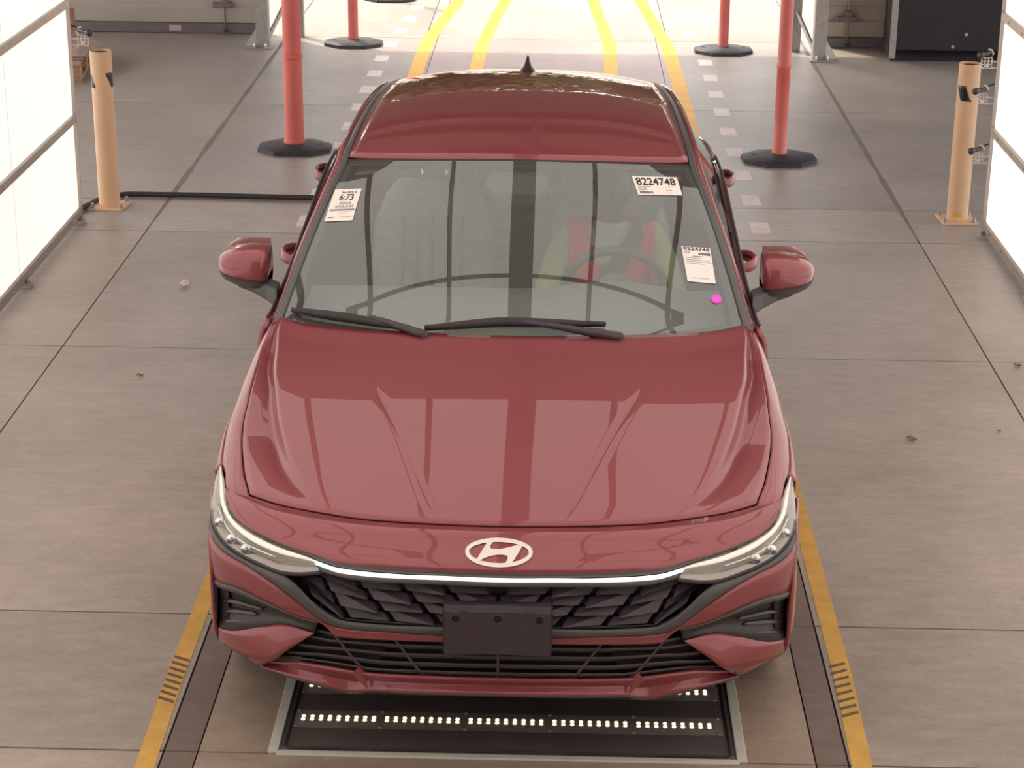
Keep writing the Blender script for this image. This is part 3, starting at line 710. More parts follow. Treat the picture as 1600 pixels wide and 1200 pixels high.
# wrap to the wheel arch
SIDE_F = [(.876, .47, .655), (.873, .36, .625), (.868, .318, .55), (.864, .305, .478), (.862, .30, .40), (.86, .312, .318), (.862, .345, .27), (.845, .38, .225)]
def arch_y(z, yc=.90, zc=.32, r=.345): return yc - math.sqrt(max(0, r * r - (z - zc) ** 2)) if z > zc else yc - r
A = resample(SIDE_F, 12); rows = [[] for _ in range(7)]
for k in range(12):
    x, y, z = A[k]; y1 = min(.62, arch_y(z))
    for i in range(7):
        t = i / 6; rows[i].append((lerp(x, .902, math.sin(t * PI / 2)), lerp(y, y1, t), z))
bump.grid(rows); bump.grid([[(-a, b_, c) for a, b_, c in r] for r in rows])
bo = bump.obj('front_bumper', PAINT, CAR, True, rec=False)
bm = bmesh.new(); bm.from_mesh(bo.data)
for f in bm.faces:
    f.normal_update(); c = f.calc_center_median()
    if f.normal.dot(Vector((c.x * 1.2, -1.0, .35))) < 0: f.normal_flip()
bm.to_mesh(bo.data); bm.free()
bo.data.set_sharp_from_angle(angle=math.radians(28))
sd = bo.modifiers.new('thick', 'SOLIDIFY'); sd.thickness = .010; sd.offset = -1
# small winglets on the lip
for s in (-1, 1):
    b = MB(); c = (s * .404, .313); P0 = FP(s * .404, .318, .012); P1 = FP(s * .378, .242, -.014); P2 = FP(s * .424, .290, .0); P3 = FP(s * .386, .29, .02)
    b.add([P0, P1, P2, P3], [(0, 2, 1), (0, 1, 3), (0, 3, 2), (1, 2, 3)]); b.obj('lip_winglet', PAINT, CAR)
# black skirt under the lip
SK_T = LIP_B; SK_B = [(x * .985, z - .035) for x, z in LIP_B]
panel('front_splitter', [patch(SK_T, SK_B, 40, 3, lambda u, t: -.008 + .05 * t, smooth=False)], BLACKP, thick=.006)

# ---- trim band, light bar
BANDT_T = [p for p in NOSE_B if p[0] < .84]
lens_top_in = [p for p in LENS_T if p[0] < .835]
panel('upper_trim_band', [patch(BANDT_T, lens_top_in + BAR_T[1:], 40, 3, lambda u, t: .004 + .004 * t)], TRIM)
panel('light_bar', [patch(BAR_T, BAR_B, 40, 4, lambda u, t: -.004 + .006 * (2 * t - 1) ** 2)], LIGHTBAR)
panel('lower_trim_band', [patch(BAR_B, BAND_B, 40, 3, lambda u, t: .002)], TRIM)

# ---- headlights
for s in (1, -1):
    R = patch(LENS_T, LENS_B, 28, 7, 0., full=False)
    def ms(rows): return [[(s * x, y, z) for x, y, z in (r if s > 0 else reversed(r))] for r in rows]
    def chan(u, t): return .012 + .050 * math.sin(PI * min(1, max(0, t))) ** .6 * (math.sin(PI * min(.97, u * .94 + .03)) ** .5)
    H = patch(LENS_T, LENS_B, 28, 7, chan, full=False)
    hl = panel('headlight', [ms(H)], mat('lamp_housing_grey', (176, 168, 160), rough=.26, metal=.75, var=.05, scale=4), thick=.004)
    hl['label'] = 'swept-back headlight with bright upper strip'
    lens = panel('lens', [ms(R)], GLASS_L, hl, thick=0)
    # bright daytime strip along the upper edge
    T1 = [(lerp(a[0], b_[0], .10), lerp(a[1], b_[1], .10)) for a, b_ in zip(resample(LENS_T, 24), resample(LENS_B, 24))]
    T2 = [(lerp(a[0], b_[0], .27), lerp(a[1], b_[1], .27)) for a, b_ in zip(resample(LENS_T, 24), resample(LENS_B, 24))]
    panel('daytime_strip', [ms(patch(T1, T2, 24, 3, .010, full=False))], DRL, hl, thick=.006)
    # reflector bowls
    A = resample(LENS_T, 50); B = resample(LENS_B, 50)
    for u, sz in ((.22, .015), (.33, .016), (.45, .016)):
        i = int(u * 49); x, z = lerp(A[i][0], B[i][0], .70), lerp(A[i][1], B[i][1], .70)
        p = FP(x, z, .022); b = MB(); b.lathe([(sz, -.012), (sz * .95, -.004), (sz * .5, .012), (.001, .016)], n=16, axis='Y'); o = b.obj('reflector_bowl', CHROME, hl, True); o.location = (s * p[0], p[1], p[2])
        b = MB(); b.lathe([(.001, -.012), (sz * .34, -.008), (sz * .38, .004)], n=12, axis='Y'); q = b.obj('projector', LIGHTBAR, hl, True); q.location = (s * p[0], p[1], p[2])
    i0 = [(lerp(a[0], b_[0], .58), lerp(a[1], b_[1], .58)) for a, b_ in zip(A, B)][6:34]
    i1 = [(lerp(a[0], b_[0], .50), lerp(a[1], b_[1], .50)) for a, b_ in zip(A, B)][6:34]
    panel('inner_fin', [ms(patch(i1, i0, 20, 2, .018, full=False))], CHROME, hl, thick=.01)
    # dark seal under the lens
    L2 = [(x, z - .006) for x, z in LENS_B[2:]]
    panel('lamp_seal', [ms(patch(LENS_B[2:], L2, 26, 2, .0, full=False))], DARK, hl, thick=.008)

# ---- grille surround, grille and fins
SUR_TOP = [p for p in LENS_B[:-2]]
sur = MB()
sur_half_rows = []
UP = [(x, z - .005) for x, z in LENS_B if .595 < x < .876] + SUR_I[1:]
panel('grille_surround', [patch(UP, SUR_O, 46, 5, lambda u, t: .010 * math.sin(PI * t) * -1 + .004)], TRIM, thick=.03)
GT = [(SUR_I[0][0] + .012, SUR_I[0][1] + .004), (.596, .606), (.55, .618)] + BAND_B; GB = [(SUR_I[0][0] + .012, SUR_I[0][1] - .002)] + SUR_I[1:]
grille = panel('grille', [patch(GT, GB, 40, 5, .075)], DARK, thick=.01)
def fin(pa, pb, pc, pd, d):
    """one faceted shard: top edge set back, lower corner proud"""
    A = FP(*pa, .058); B = FP(*pb, .052); C_ = FP(*pc, .010 + d); D = FP(*pd, .030); E_ = FP(*pc, .07); G = FP(*pd, .07)
    b = MB(); b.add([A, B, C_, D, E_, G], [(0, 1, 2, 3), (3, 2, 4, 5), (1, 4, 2), (0, 3, 5), (0, 5, 4, 1)])
    return b
TA = resample(GT, 60); TB = resample(GB, 60)
def gp(u, t):
    f = max(0, min(58.999, u * 59)); i = int(f); q = f - i
    a = (lerp(TA[i][0], TA[i + 1][0], q), lerp(TA[i][1], TA[i + 1][1], q)); b_ = (lerp(TB[i][0], TB[i + 1][0], q), lerp(TB[i][1], TB[i + 1][1], q))
    return (lerp(a[0], b_[0], t), lerp(a[1], b_[1], t))
NR = 4
for row in range(NR):
    nc = 5
    for c in range(nc):
        t0, t1 = row / NR + .02, (row + 1) / NR - .015
        sk = .055 * row
        u0 = max(.012, (c - .5) / nc + sk + .04); u1 = min(.995, (c + .5) / nc + sk + .03)
        if u1 - u0 < .03: continue
        sl = .05
        for s in (1, -1):
            P = [gp(u0, t0), gp(min(.998, u1), lerp(t0, t1, .42)), gp(min(.999, u1 + sl * .6), t1), gp(min(.999, u0 + sl), t1)]
            P = [(s * x, z) for x, z in P]
            f_ = fin(P[0], P[1], P[2], P[3], 0 if (row + c) % 2 else .016); f_.obj('grille_fin', BLACKP, grille)

# ---- side vents
for s in (1, -1):
    def ms(rows): return [[(s * x, y, z) for x, y, z in (r if s > 0 else reversed(r))] for r in rows]
    v = panel('side_vent', [ms(patch(VENT_T, VENT_L, 22, 7, lambda u, t: .004 + .045 * (math.sin(PI * t) ** .5) * max(0, 1 - u * 1.05) ** .7, full=False, smooth=False))], TRIM if False else mat('vent_black', (56, 52, 54), rough=.35, var=.06), thick=.006)
    a = resample(VENT_T, 30, False); b_ = resample(VENT_L, 30, False)
    E1 = [(lerp(q[0], w[0], .12), lerp(q[1], w[1], .12)) for q, w in zip(a, b_)]
    panel('vent_rim', [ms(patch(VENT_T, E1, 26, 3, lambda u, t: -.002, full=False, smooth=False))], TRIM, v, thick=.02)
    panel('vent_pocket', [ms(patch([(lerp(a[i][0], b_[i][0], .2), lerp(a[i][1], b_[i][1], .2)) for i in range(1, 6)], [(lerp(a[i][0], b_[i][0], .97), lerp(a[i][1], b_[i][1], .97)) for i in range(1, 5)], 6, 4, .030, full=False, smooth=False))], DARK, v, thick=.003)
    for q in (.42, .62, .82):
        P0 = [(lerp(a[i][0], b_[i][0], q), lerp(a[i][1], b_[i][1], q)) for i in range(2, int(20 - 9 * q))]
        P1 = [(x, z - .010) for x, z in P0]
        panel('louvre', [ms(patch(P0, P1, 10, 3, lambda u, t: .040 - .022 * t, full=False, smooth=False))], GLOSSB, v, thick=.004)

# ---- lower grille
low = panel('lower_grille', [patch(LOW_T, [(.69, .268)] + LIP_T[1:], 40, 5, .085, smooth=False)], DARK, thick=.01)
LA = resample(LOW_T, 60, False); LB = resample([(.69, .268)] + LIP_T[1:], 60, False)
for t in (.13, .36, .59, .82):
    P0 = [(lerp(a[0], b_[0], t), lerp(a[1], b_[1], t)) for a, b_ in zip(LA, LB)]; P1 = [(x, z - .0035) for x, z in P0]
    panel('slat', [patch(P0, P1, 40, 3, lambda u, q: .024 - .004 * q, smooth=False)], BLACKP, low, thick=.022)
panel('grille_top_lip', [patch(LOW_T, [(x, z - .010) for x, z in LOW_T], 40, 2, .03, smooth=False)], BLACKP, low, thick=.01)
for s in (1, -1):
    panel('grille_wing_plate', [[[(s * x, y, z) for x, y, z in r] for r in patch([(lerp(a[0], b_[0], .05), lerp(a[1], b_[1], .05)) for a, b_ in zip(LA, LB)][:26], [(lerp(a[0], b_[0], .98), lerp(a[1], b_[1], .98)) for a, b_ in zip(LA, LB)][:30], 24, 4, .052, full=False, smooth=False)]], mat('lower_blank', (58, 52, 56), rough=.5, var=.08), low, thick=.006)
for xa, za, xb, zb in ((0, .42, 0, .30), (.30, .413, .215, .298), (.475, .402, .385, .292)):
    for s in ((1, -1) if xa else (1,)):
        b = MB(); pts = [FP(s * lerp(xa, xb, q / 6), lerp(za, zb, q / 6), .024) for q in range(7)]; b.tube(pts, .0045, 6); b.obj('rib', BLACKP, low, True)

# ---- plate bracket
b = MB(); W2 = .155
yb = -.010
R = []
for z, dy in ((.412, .014), (.416, 0), (.548, 0), (.565, .010), (.57, .03)):
    R.append([(-W2, yb + dy + .02, z), (-W2 + .006, yb + dy, z), (-.075, yb + dy, z), (-.06, yb + dy + .003, z), (.05, yb + dy + .003, z), (.065, yb + dy, z), (W2 - .006, yb + dy, z), (W2, yb + dy + .02, z)])
b.grid(R); pbk = b.obj('plate_bracket', mat('plate_black', (64, 55, 62), rough=.38, var=.08, scale=20), CAR, True, rec=False, angle=25)
if sum(f.normal.y * f.area for f in pbk.data.polygons) > 0: pbk.data.flip_normals()
sd = pbk.modifiers.new('t', 'SOLIDIFY'); sd.thickness = .008; sd.offset = -1
for x in (-.118, 0, .118):
    b = MB(); b.lathe([(.016, .004), (.016, -.0015), (.0125, -.0015), (.0125, .003)], n=16, axis='Y', caps=False); o = b.obj('bolt_boss', BLACKP, pbk, True); o.location = (x, yb + (.003 if x == 0 else 0), .527)
    b = MB(); b.lathe([(.001, -.0006), (.0125, -.0006), (.0125, .003)], n=16, axis='Y'); o = b.obj('bolt_hole_disc', mat('hole_shade_black', (16, 13, 15), rough=.8), pbk); o.location = (x, yb + (.003 if x == 0 else 0), .527)  # near-black disc: shade of the hole's depth put into its colour
for x in (-.095, .085):
    b = MB(); b.box((x, yb - .001, .553), (.02, .006, .010)); b.obj('clip', BLACKP, pbk, bevel=.002)

# ---- emblem: flat oval ring with a slanting two-legged figure
def ept(nx, nz, off):            # normalised (-1..1) emblem coordinates to the nose surface
    x = .0955 * nx; z = .6935 + .0265 * nz
    return FP(x, z, off)
em = MB(); N_ = 56
for off in (-.006, .004):
    em.V += [ept(math.cos(2 * PI * k / N_), math.sin(2 * PI * k / N_), off) for k in range(N_)]
    em.V += [ept(.885 * math.cos(2 * PI * k / N_), .77 * math.sin(2 * PI * k / N_), off) for k in range(N_)]
for k in range(N_):
    j = (k + 1) % N_
    em.F += [(k, j, N_ + j, N_ + k), (2 * N_ + k, 3 * N_ + k, 3 * N_ + j, 2 * N_ + j), (k, 2 * N_ + k, 2 * N_ + j, j), (N_ + k, N_ + j, 3 * N_ + j, 3 * N_ + k)]
HP = [(585, 297), (612, 250), (636, 205), (655, 170), (694, 163), (676, 190), (667, 207), (672, 220), (692, 225), (720, 225), (755, 220), (795, 209), (835, 196), (878, 188), (850, 245), (822, 290), (802, 314), (764, 318), (778, 296), (785, 280), (782, 264), (766, 258), (740, 256), (715, 257), (690, 262), (665, 269), (640, 278), (620, 288), (606, 297)]
HN = [((x - 727) / 214, (242 - z) / 93) for x, z in HP]
n0 = len(em.V); n = len(HN)
em.V += [ept(a, c, -.006) for a, c in HN] + [ept(a, c, .004) for a, c in HN]
em.F += [tuple(range(n0, n0 + n)), tuple(reversed(range(n0 + n, n0 + 2 * n)))] + [(n0 + i, n0 + n + i, n0 + n + (i + 1) % n, n0 + (i + 1) % n) for i in range(n)]
em.obj('emblem', EMBLEM, CAR)

# ---- hood
C_SIDE = [(.757, .368), (.788, .466), (.806, .55), (.823, .649), (.83, .709), (.834, .779), (.834, .851), (.836, .939), (.836, 1.058), (.835, 1.152), (.835, 1.242), (.829, 1.313), (.82, 1.408)]
C_ROUT = [(.53, .240), (.552, .261), (.62, .356), (.678, .467), (.701, .539), (.731, .649), (.747, .72), (.763, .823), (.779, .932), (.797, 1.014), (.809, 1.089), (.811, 1.213), (.810, 1.333), (.806, 1.420)]
C_RIN = [(.50, .228), (.522, .248), (.593, .368), (.644, .494), (.676, .604), (.706, .728), (.721, .798), (.738, .887), (.766, 1.049), (.785, 1.231), (.800, 1.372), (.797, 1.432)]
C_CRS = [(.18, .166), (.228, .301), (.289, .49), (.34, .651), (.42, .887), (.47, 1.1), (.50, 1.306)]
C_CEN = [(0, .152), (0, .4), (0, .8), (0, 1.244)]
NOSE_E = pchip([x - (DX if x else 0) for x, z in reversed(NOSE_T)], [fas_y(x, z) for x, z in reversed(NOSE_T)])
COWL_E = pchip([0, .174, .303, .434, .588, .687, .739, .8, .83], [1.246, 1.252, 1.27, 1.292, 1.327, 1.361, 1.391, 1.44, 1.47])
NT = 40
curves = [resample([(x + (DX if x else 0), y) for x, y in c_], NT) for c_ in (C_CEN, C_CRS, C_RIN, C_ROUT, C_SIDE)]
def kf(t): return min(1, max(0, (t - .04) / .30)) * (1 if t < .82 else max(.25, 1 - (t - .82) / .18 * .75))
WL = ([0, .12, .25, .38, .5, .62, .74, .84, .92, .965, .988], [0, .015, .04, .10, .2, .32, .45, .58, .70, .82, .92, .97], [0, .2, .4, .6, .8], [0, .16, .33, .5, .66, .83, 1.])
hood_rows = []; side_edge = []
for i in range(NT):
    t = i / (NT - 1); row = []; k = kf(t); kc = max(-.5, min(1, (.72 - t) / .12))
    hv = pchip([0, .9, .975, 1, 1.03, 1.12, 1.6, 1.92, 2.0, 2.2, 2.8, 3.0, 3.3, 4.0], [.0, .0, .0, -.0016 * max(0, kc), .0001, .0004, .003, .0045, .004, -.002, -.024 * k, -.027 * k, -.022 * k, -.012 * k])
    for q in range(4):
        A_, B_ = curves[q][i], curves[q + 1][i]
        for w in WL[q]:
            x, y = lerp(A_[0], B_[0], w), lerp(A_[1], B_[1], w)
            fade = min(1, t / .08)
            xa = abs(x - DX) if x else 0
            y += (NOSE_E(xa) + .011 - (lerp(curves[q][0][1], curves[q + 1][0][1], w))) * (1 - t) ** 4 if t < 1 else 0
            y += (COWL_E(xa) - .004 - (lerp(curves[q][-1][1], curves[q + 1][-1][1], w))) * t ** 4 if q < 3 else 0
            h = hv(q + w) * fade; yy = y - min(0, h) * 2.2
            row.append((x, yy, top_z(x, y) + h + .005 * max(0, (t - .9) / .1)))
    side_edge.append(row[-1])
    full = row + []
    hood_rows.append([(-x, y, z) for x, y, z in reversed(row[1:])] + row)
hood = panel('hood', [hood_rows], PAINT, thick=.010)
R = []
for k_ in range(41):
    x = -.752 + 1.504 * k_ / 40; y = NOSE_E(abs(x)); z = top_z(x, y)
    R.append([(x, y - .012, z - .014), (x, y + .015, z - .016), (x, y + .07, z - .02)])
b = MB(); b.grid(R); b.obj('hood_seal', DARK, CAR, True, rec=False)
# rear lip of the hood rolls down into the cowl
# ---- fenders
SHO = pchip([.3, .45, .62, .9, 1.3, 1.6, 2.0, 2.5, 3.2, 3.8, 4.15, 4.4, 4.6], [.86, .885, .897, .903, .888, .862, .857, .862, .864, .85, .815, .75, .68])
SHZ = pchip([.45, .62, .9, 1.3, 1.6, 2.5, 3.5, 4.4], [.70, .715, .735, .775, .80, .83, .88, .86])
def zlow(y):
    z = .205
    for yc in (.90, 3.62):
        if abs(y - yc) < .345: z = max(z, .32 + math.sqrt(.345 ** 2 - (y - yc) ** 2))
    return z
def side_x(y, z):
    w = SHO(y); zs = SHZ(y)
    if z < zs:
        t = (zs - z) / (zs - .2); return w - .012 * math.sin(PI * min(1, t * 1.6)) - .03 * max(0, t - .55) ** 1.5 * 2
    return w
outer = [(NOSE_T[2][0] + .002, None)]
FO = [(.757, .371), (.80, .404), (.841, .452), (.853, .53), (.874, .612), (.892, .75), (.902, .9), (.902, 1.1), (.890, 1.3), (.876, 1.43)]
FZ = [.722, .719, .713, .722, .724, .734, .748, .766, .786, .80]
O3 = resample([(x + DX, y, z) for (x, y), z in zip(FO, FZ)], NT)
inner = [(x + .004, y + .001, z) for x, y, z in side_edge]
for s in (1, -1):
    rows = []
    for i in range(NT):
        a, o_ = inner[i], O3[i]; r = []
        for j in range(12):
            q = j / 11; an = q * PI / 2
            r.append((s * lerp(a[0], o_[0], math.sin(an) * .55 + q * .45), lerp(a[1], o_[1], q), lerp(a[2], o_[2], (1 - math.cos(an)) * .5 + q * .5)))
        rows.append(r)
    b = MB(); b.grid(rows)
    # side skin above and behind the wheel arch
    ys = sorted(set([round(.62 + .8 * q / 30, 4) for q in range(31)] + [1.242, 1.248]))
    low_rows = [[] for _ in range(9)]
    for y in ys:
        # top edge follows the outer shoulder line
        j = min(range(NT), key=lambda w: abs(O3[w][1] - y)); zt = O3[j][2]; xt = O3[j][0]
        zl = zlow(y)
        for q in range(9):
            z = lerp(zt, zl, q / 8); low_rows[q].append((s * (side_x(y, z) if q else xt), y, z))
    b.grid(low_rows)
    o = b.obj('fender', PAINT, CAR, True, rec=False)
    bm = bmesh.new(); bm.from_mesh(o.data)
    for f in bm.faces:
        f.normal_update()
        if f.normal.dot(Vector((s, -.1, .8))) < 0: f.normal_flip()
    bm.to_mesh(o.data); bm.free()
    sd = o.modifiers.new('t', 'SOLIDIFY'); sd.thickness = .008; sd.offset = -1

# ---- windshield
def WS(u, v, off=0.):
    a = abs(u)
    p = Vector((u * (.795 - .160 * v), 1.25 + .81 * v + (.22 - .10 * v) * a ** 2.2, .932 + .413 * v - (.005 + .035 * v) * u * u + 0.03 * math.sin(PI * max(0, min(1, v)))))
    if off:
        e = .002; du = WS(u + e, v) - WS(u - e, v); dv = WS(u, v + e) - WS(u, v - e); p = p + du.cross(dv).normalized() * off
    return p
rows = [[WS(-.985 + 1.97 * j / 40, -.07 + 1.055 * i / 20) for j in range(41)] for i in range(21)]
b = MB(); b.grid(rows); ws = b.obj('windshield', GLASS_W, CAR, True, rec=False)
# dark ceramic border inside the glass
b = MB()
b.grid([[WS(-.985 + 1.97 * j / 40, .955 + .03 * i / 2, -.004) for j in range(41)] for i in range(3)])
b.grid([[WS(-.985 + 1.97 * j / 40, -.065 + .075 * i / 2, -.004) for j in range(41)] for i in range(3)])
for s in (-1, 1):
    b.grid([[WS(s * (.985 - .03 * i / 2 - (.035 * max(0, .35 - j / 20) if i == 2 else 0)), -.06 + 1.04 * j / 20, -.004) for j in range(21)] for i in range(3)])
b.obj('glass_border', mat('black_ceramic_border', (40, 38, 38), rough=.6), ws, True, rec=False)
# black side seals running from the cowl up and along the roof
ROOFE = pchip([2.15, 2.6, 3.0, 3.4, 3.72], [.627, .606, .588, .562, .545])
ROOFEZ = pchip([2.15, 2.3, 2.6, 2.9, 3.2, 3.5, 3.72], [1.312, 1.340, 1.366, 1.372, 1.360, 1.330, 1.292])
edge_in = [WS(.985, v) for v in [-.05 + 1.03 * i / 16 for i in range(17)]] + [Vector((ROOFE(y), y, ROOFEZ(y))) for y in [2.25 + 1.47 * i / 16 for i in range(17)]]
edge_in = [Vector(p) for p in resample([tuple(p) for p in edge_in], 48)]
for s in (1, -1):
    R = []
    for i, p in enumerate(edge_in):
        t = i / 47; w = lerp(.037, .028, t)
        R.append([(s * p.x, p.y, p.z - .004), (s * (p.x + w * .15), p.y, p.z + .004), (s * (p.x + w * .6), p.y + .004, p.z + .001), (s * (p.x + w), p.y + .006, p.z - .012), (s * (p.x + w), p.y + .006, p.z - .04), (s * p.x, p.y, p.z - .03)])
    b = MB(); b.rings(R); b.obj('side_moulding', TRIM, CAR, angle=40)
# red pillar and roof rail outside the seal
RAIL = [(.825, 1.47, .905), (.776, 1.75, 1.065), (.722, 2.0, 1.195), (.688, 2.2, 1.275), (.668, 2.5, 1.326), (.652, 2.9, 1.342), (.634, 3.3, 1.325), (.612, 3.65, 1.268), (.60, 3.95, 1.175), (.615, 4.2, 1.075), (.66, 4.36, 1.01)]
railp = resample(RAIL, 48)
ext = [(p.x + lerp(.035, .027, i / 47), p.y + .006, p.z - .008) for i, p in enumerate(edge_in)] + [(.575, 3.95, 1.205), (.565, 4.12, 1.135), (.58, 4.28, 1.06)]
ext = resample(ext, 48)
for s in (1, -1):
    R = []
    for i in range(48):
        a, c_ = ext[i], railp[i]; r = []
        for j in range(8):
            q = j / 7; an = q * PI / 2
            r.append((s * lerp(a[0], c_[0], math.sin(an)), lerp(a[1], c_[1], q), lerp(a[2], c_[2], 1 - math.cos(an)) + .006 * math.sin(PI * q)))
        r.append((s * (c_[0] - .012), c_[1], c_[2] - .03)); R.append(r)
    o = panel('roof_rail', [R], PAINT, thick=.006)
# ---- roof skin
RZ = pchip([2.05, 2.1, 2.3, 2.6, 2.9, 3.2, 3.5, 3.72, 3.8], [1.342, 1.352, 1.385, 1.412, 1.420, 1.410, 1.382, 1.346, 1.33])
rows = []
for i in range(33):
    t = i / 32; r = []
    for j in range(29):
        u = -1 + 2 * j / 28
        y0 = 2.06 + .118 * abs(u) ** 2.2; y = lerp(y0, 3.74 - .05 * u * u, t)
        xe = ROOFE(max(2.15, y)); z = lerp(RZ(y - .105 * abs(u) ** 2.2 * (1 - t)), ROOFEZ(max(2.15, y)) + .002, abs(u) ** 2.6)
        r.append((u * xe, y, z))
    rows.append(r)
panel('roof', [rows], PAINT, thick=.012)
b = MB(); b.grid([[WS(-.985 + 1.97 * j / 40, .965 + .022 * i / 2, .0) for j in range(41)] for i in range(3)]); b.obj('header_seal', RUBBER, CAR, True, rec=False).location = (0, .012, .004)
# shark-fin aerial
R = []
for t, w, l in ((0, .036, .085), (.15, .032, .078), (.4, .018, .055), (.7, .010, .035), (.95, .005, .018), (1, .003, .012)):
    R.append([(w * math.sin(2 * PI * k / 14), l * math.cos(2 * PI * k / 14) * (1 if math.cos(2 * PI * k / 14) > 0 else 1.0) + t * .045, .066 * t) for k in range(14)])
b = MB(); b.rings(R); b.obj('aerial_fin', GLOSSB, CAR, True, (0.007, 3.50, 1.374))

# ---- wipers
def wiper(blade, arm, pivot):
    b = MB(); pts = [WS(u, v, .020) for u, v in resample(blade, 16)]
    b.tube(pts, [.005 + .012 * math.sin(PI * min(1, .1 + i / 15 * .85)) for i in range(16)], 6); w = b.obj('wiper', RUBBER, CAR, True)
    b = MB(); b.tube([WS(u, v, .008) for u, v in resample(blade, 12)], .004, 5); b.obj('wiper_blade', DARK, w, True)
    b = MB(); pts = [WS(u, v, .028) for u, v in resample(arm, 10)]; b.tube(pts, [.008 + .009 * i / 9 for i in range(10)], 6); b.obj('wiper_arm', BLACKP, w, True)
    p = WS(*pivot, .02); b = MB(); b.lathe([(.016, -.02), (.016, .012), (.01, .018)], n=12); o = b.obj('wiper_pivot', BLACKP, w, True); o.location = p
wiper([(-.947, .022), (-.713, .026), (-.429, .008)], [(-.60, .036), (-.52, .02), (-.36, -.03)], (-.36, -.03))
wiper([(-.362, .0166), (.003, .057), (.398, .047)], [(.05, .052), (.20, .03), (.45, -.03)], (.45, -.03))
b = MB(); R = [[(x, 1.275 + .20 * abs(x / .8) ** 2.2 + dy, (.893 + dz)) for x in [-.80 + 1.6 * j / 30 for j in range(31)]] for dy, dz in ((-.06, -.015), (-.03, -.02), (.05, -.012))]
b.grid(R); b.obj('cowl_panel', BLACKP, CAR, True, rec=False)

# ---- mirrors
for s in (1, -1):
    def sect(x, yc, zc, hy, hz, n=28, p=3.2):
        r = []
        for k in range(n):
            a = 2 * PI * k / n; ca, sa = math.cos(a), math.sin(a)
            r.append((s * x, yc + hy * math.copysign(abs(ca) ** (2 / p), ca), zc + hz * math.copysign(abs(sa) ** (2 / p), sa)))
        return r
    secs = [(.878, 1.80, 1.006, .066, .060), (.879, 1.795, 1.006, .082, .071), (.90, 1.785, 1.008, .088, .075), (.95, 1.79, 1.010, .086, .072), (1.0, 1.80, 1.009, .078, .063), (1.035, 1.815, 1.006, .066, .050), (1.055, 1.83, 1.003, .050, .038), (1.067, 1.845, 1.001, .028, .022), (1.071, 1.85, 1.0, .008, .008)]
    R = [sect(*q) for q in secs]
    b = MB(); b.rings(R); mi = b.obj('wing_mirror', PAINT, CAR, True)
    # lower black shell: same section, slightly larger, lower half only
    R2 = []
    for q in secs:
        x, yc, zc, hy, hz = q; r = [p for p in sect(x, yc, zc, hy + .003, hz + .003, 28)]
        r = [(p[0], p[1], min(p[2], zc - hz * .42)) for p in r]; R2.append(r)
    b = MB(); b.rings(R2); b.obj('lower_shell', TRIM, mi, True)
    b = MB(); b.rings([[(s * x, yc + dy * .05, zc + dz) for dy, dz in ((-1, -h), (1, -h), (1, h), (-1, h))] for x, yc, zc, h in ((.835, 1.70, .925, .036), (.88, 1.745, .935, .030), (.93, 1.775, .945, .022), (.99, 1.79, .952, .012))]); b.obj('mirror_foot', TRIM, mi, bevel=.01)
    b = MB(); b.rings([[(s * x, 1.882 + (x - .9) * .1, 1.022 + dz) for x, dz in ((.885, -.05), (1.0, -.055), (1.045, -.02), (1.045, .03), (1.0, .06), (.885, .062))], [(s * x, 1.886 + (x - .9) * .1, 1.022 + dz) for x, dz in ((.885, -.05), (1.0, -.055), (1.045, -.02), (1.045, .03), (1.0, .06), (.885, .062))]]); b.obj('mirror_glass', CHROME, mi)

# ---- doors, quarter panels, side glass
BELTZ = pchip([1.42, 2.0, 2.6, 3.3, 3.8, 4.3], [.905, .935, .962, .998, .990, .945])
def belt_x(y): return SHO(y) - .022
def side_panel(name, y0, y1, s, m=PAINT, ny=16):
    ys = sorted([y0 + (y1 - y0) * q / ny for q in range(ny + 1)]); rows = [[] for _ in range(14)]
    for y in ys:
        zl = zlow(y); zs = SHZ(y); zb = BELTZ(y)
        for q in range(14):
            if q < 6:
                an = q / 5 * PI / 2; rows[q].append((s * lerp(belt_x(y), SHO(y), math.sin(an)), y, lerp(zb, zs, (1 - math.cos(an)) * .6 + q / 5 * .4)))
            else:
                z = lerp(zs, zl, (q - 5) / 8); rows[q].append((s * side_x(y, z), y, z))
    b = MB(); b.grid(rows); o = b.obj(name, m, CAR, True, rec=False)
    if sum(p.normal.x * s * p.area for p in o.data.polygons) < 0: o.data.flip_normals()
    sd = o.modifiers.new('t', 'SOLIDIFY'); sd.thickness = .02; sd.offset = -1
    return o
railf = [pchip([p[1] for p in RAIL], [p[i] for p in RAIL]) for i in (0, 2)]
def glass_pt(y, t, s, inset=.0):
    a = (belt_x(y) - .008, BELTZ(y) - .01); c_ = (railf[0](y) - .012, railf[1](y) - .02)
    return (s * (lerp(a[0], c_[0], t) + .012 * math.sin(PI * t) - inset), y, lerp(a[1], c_[1], t))
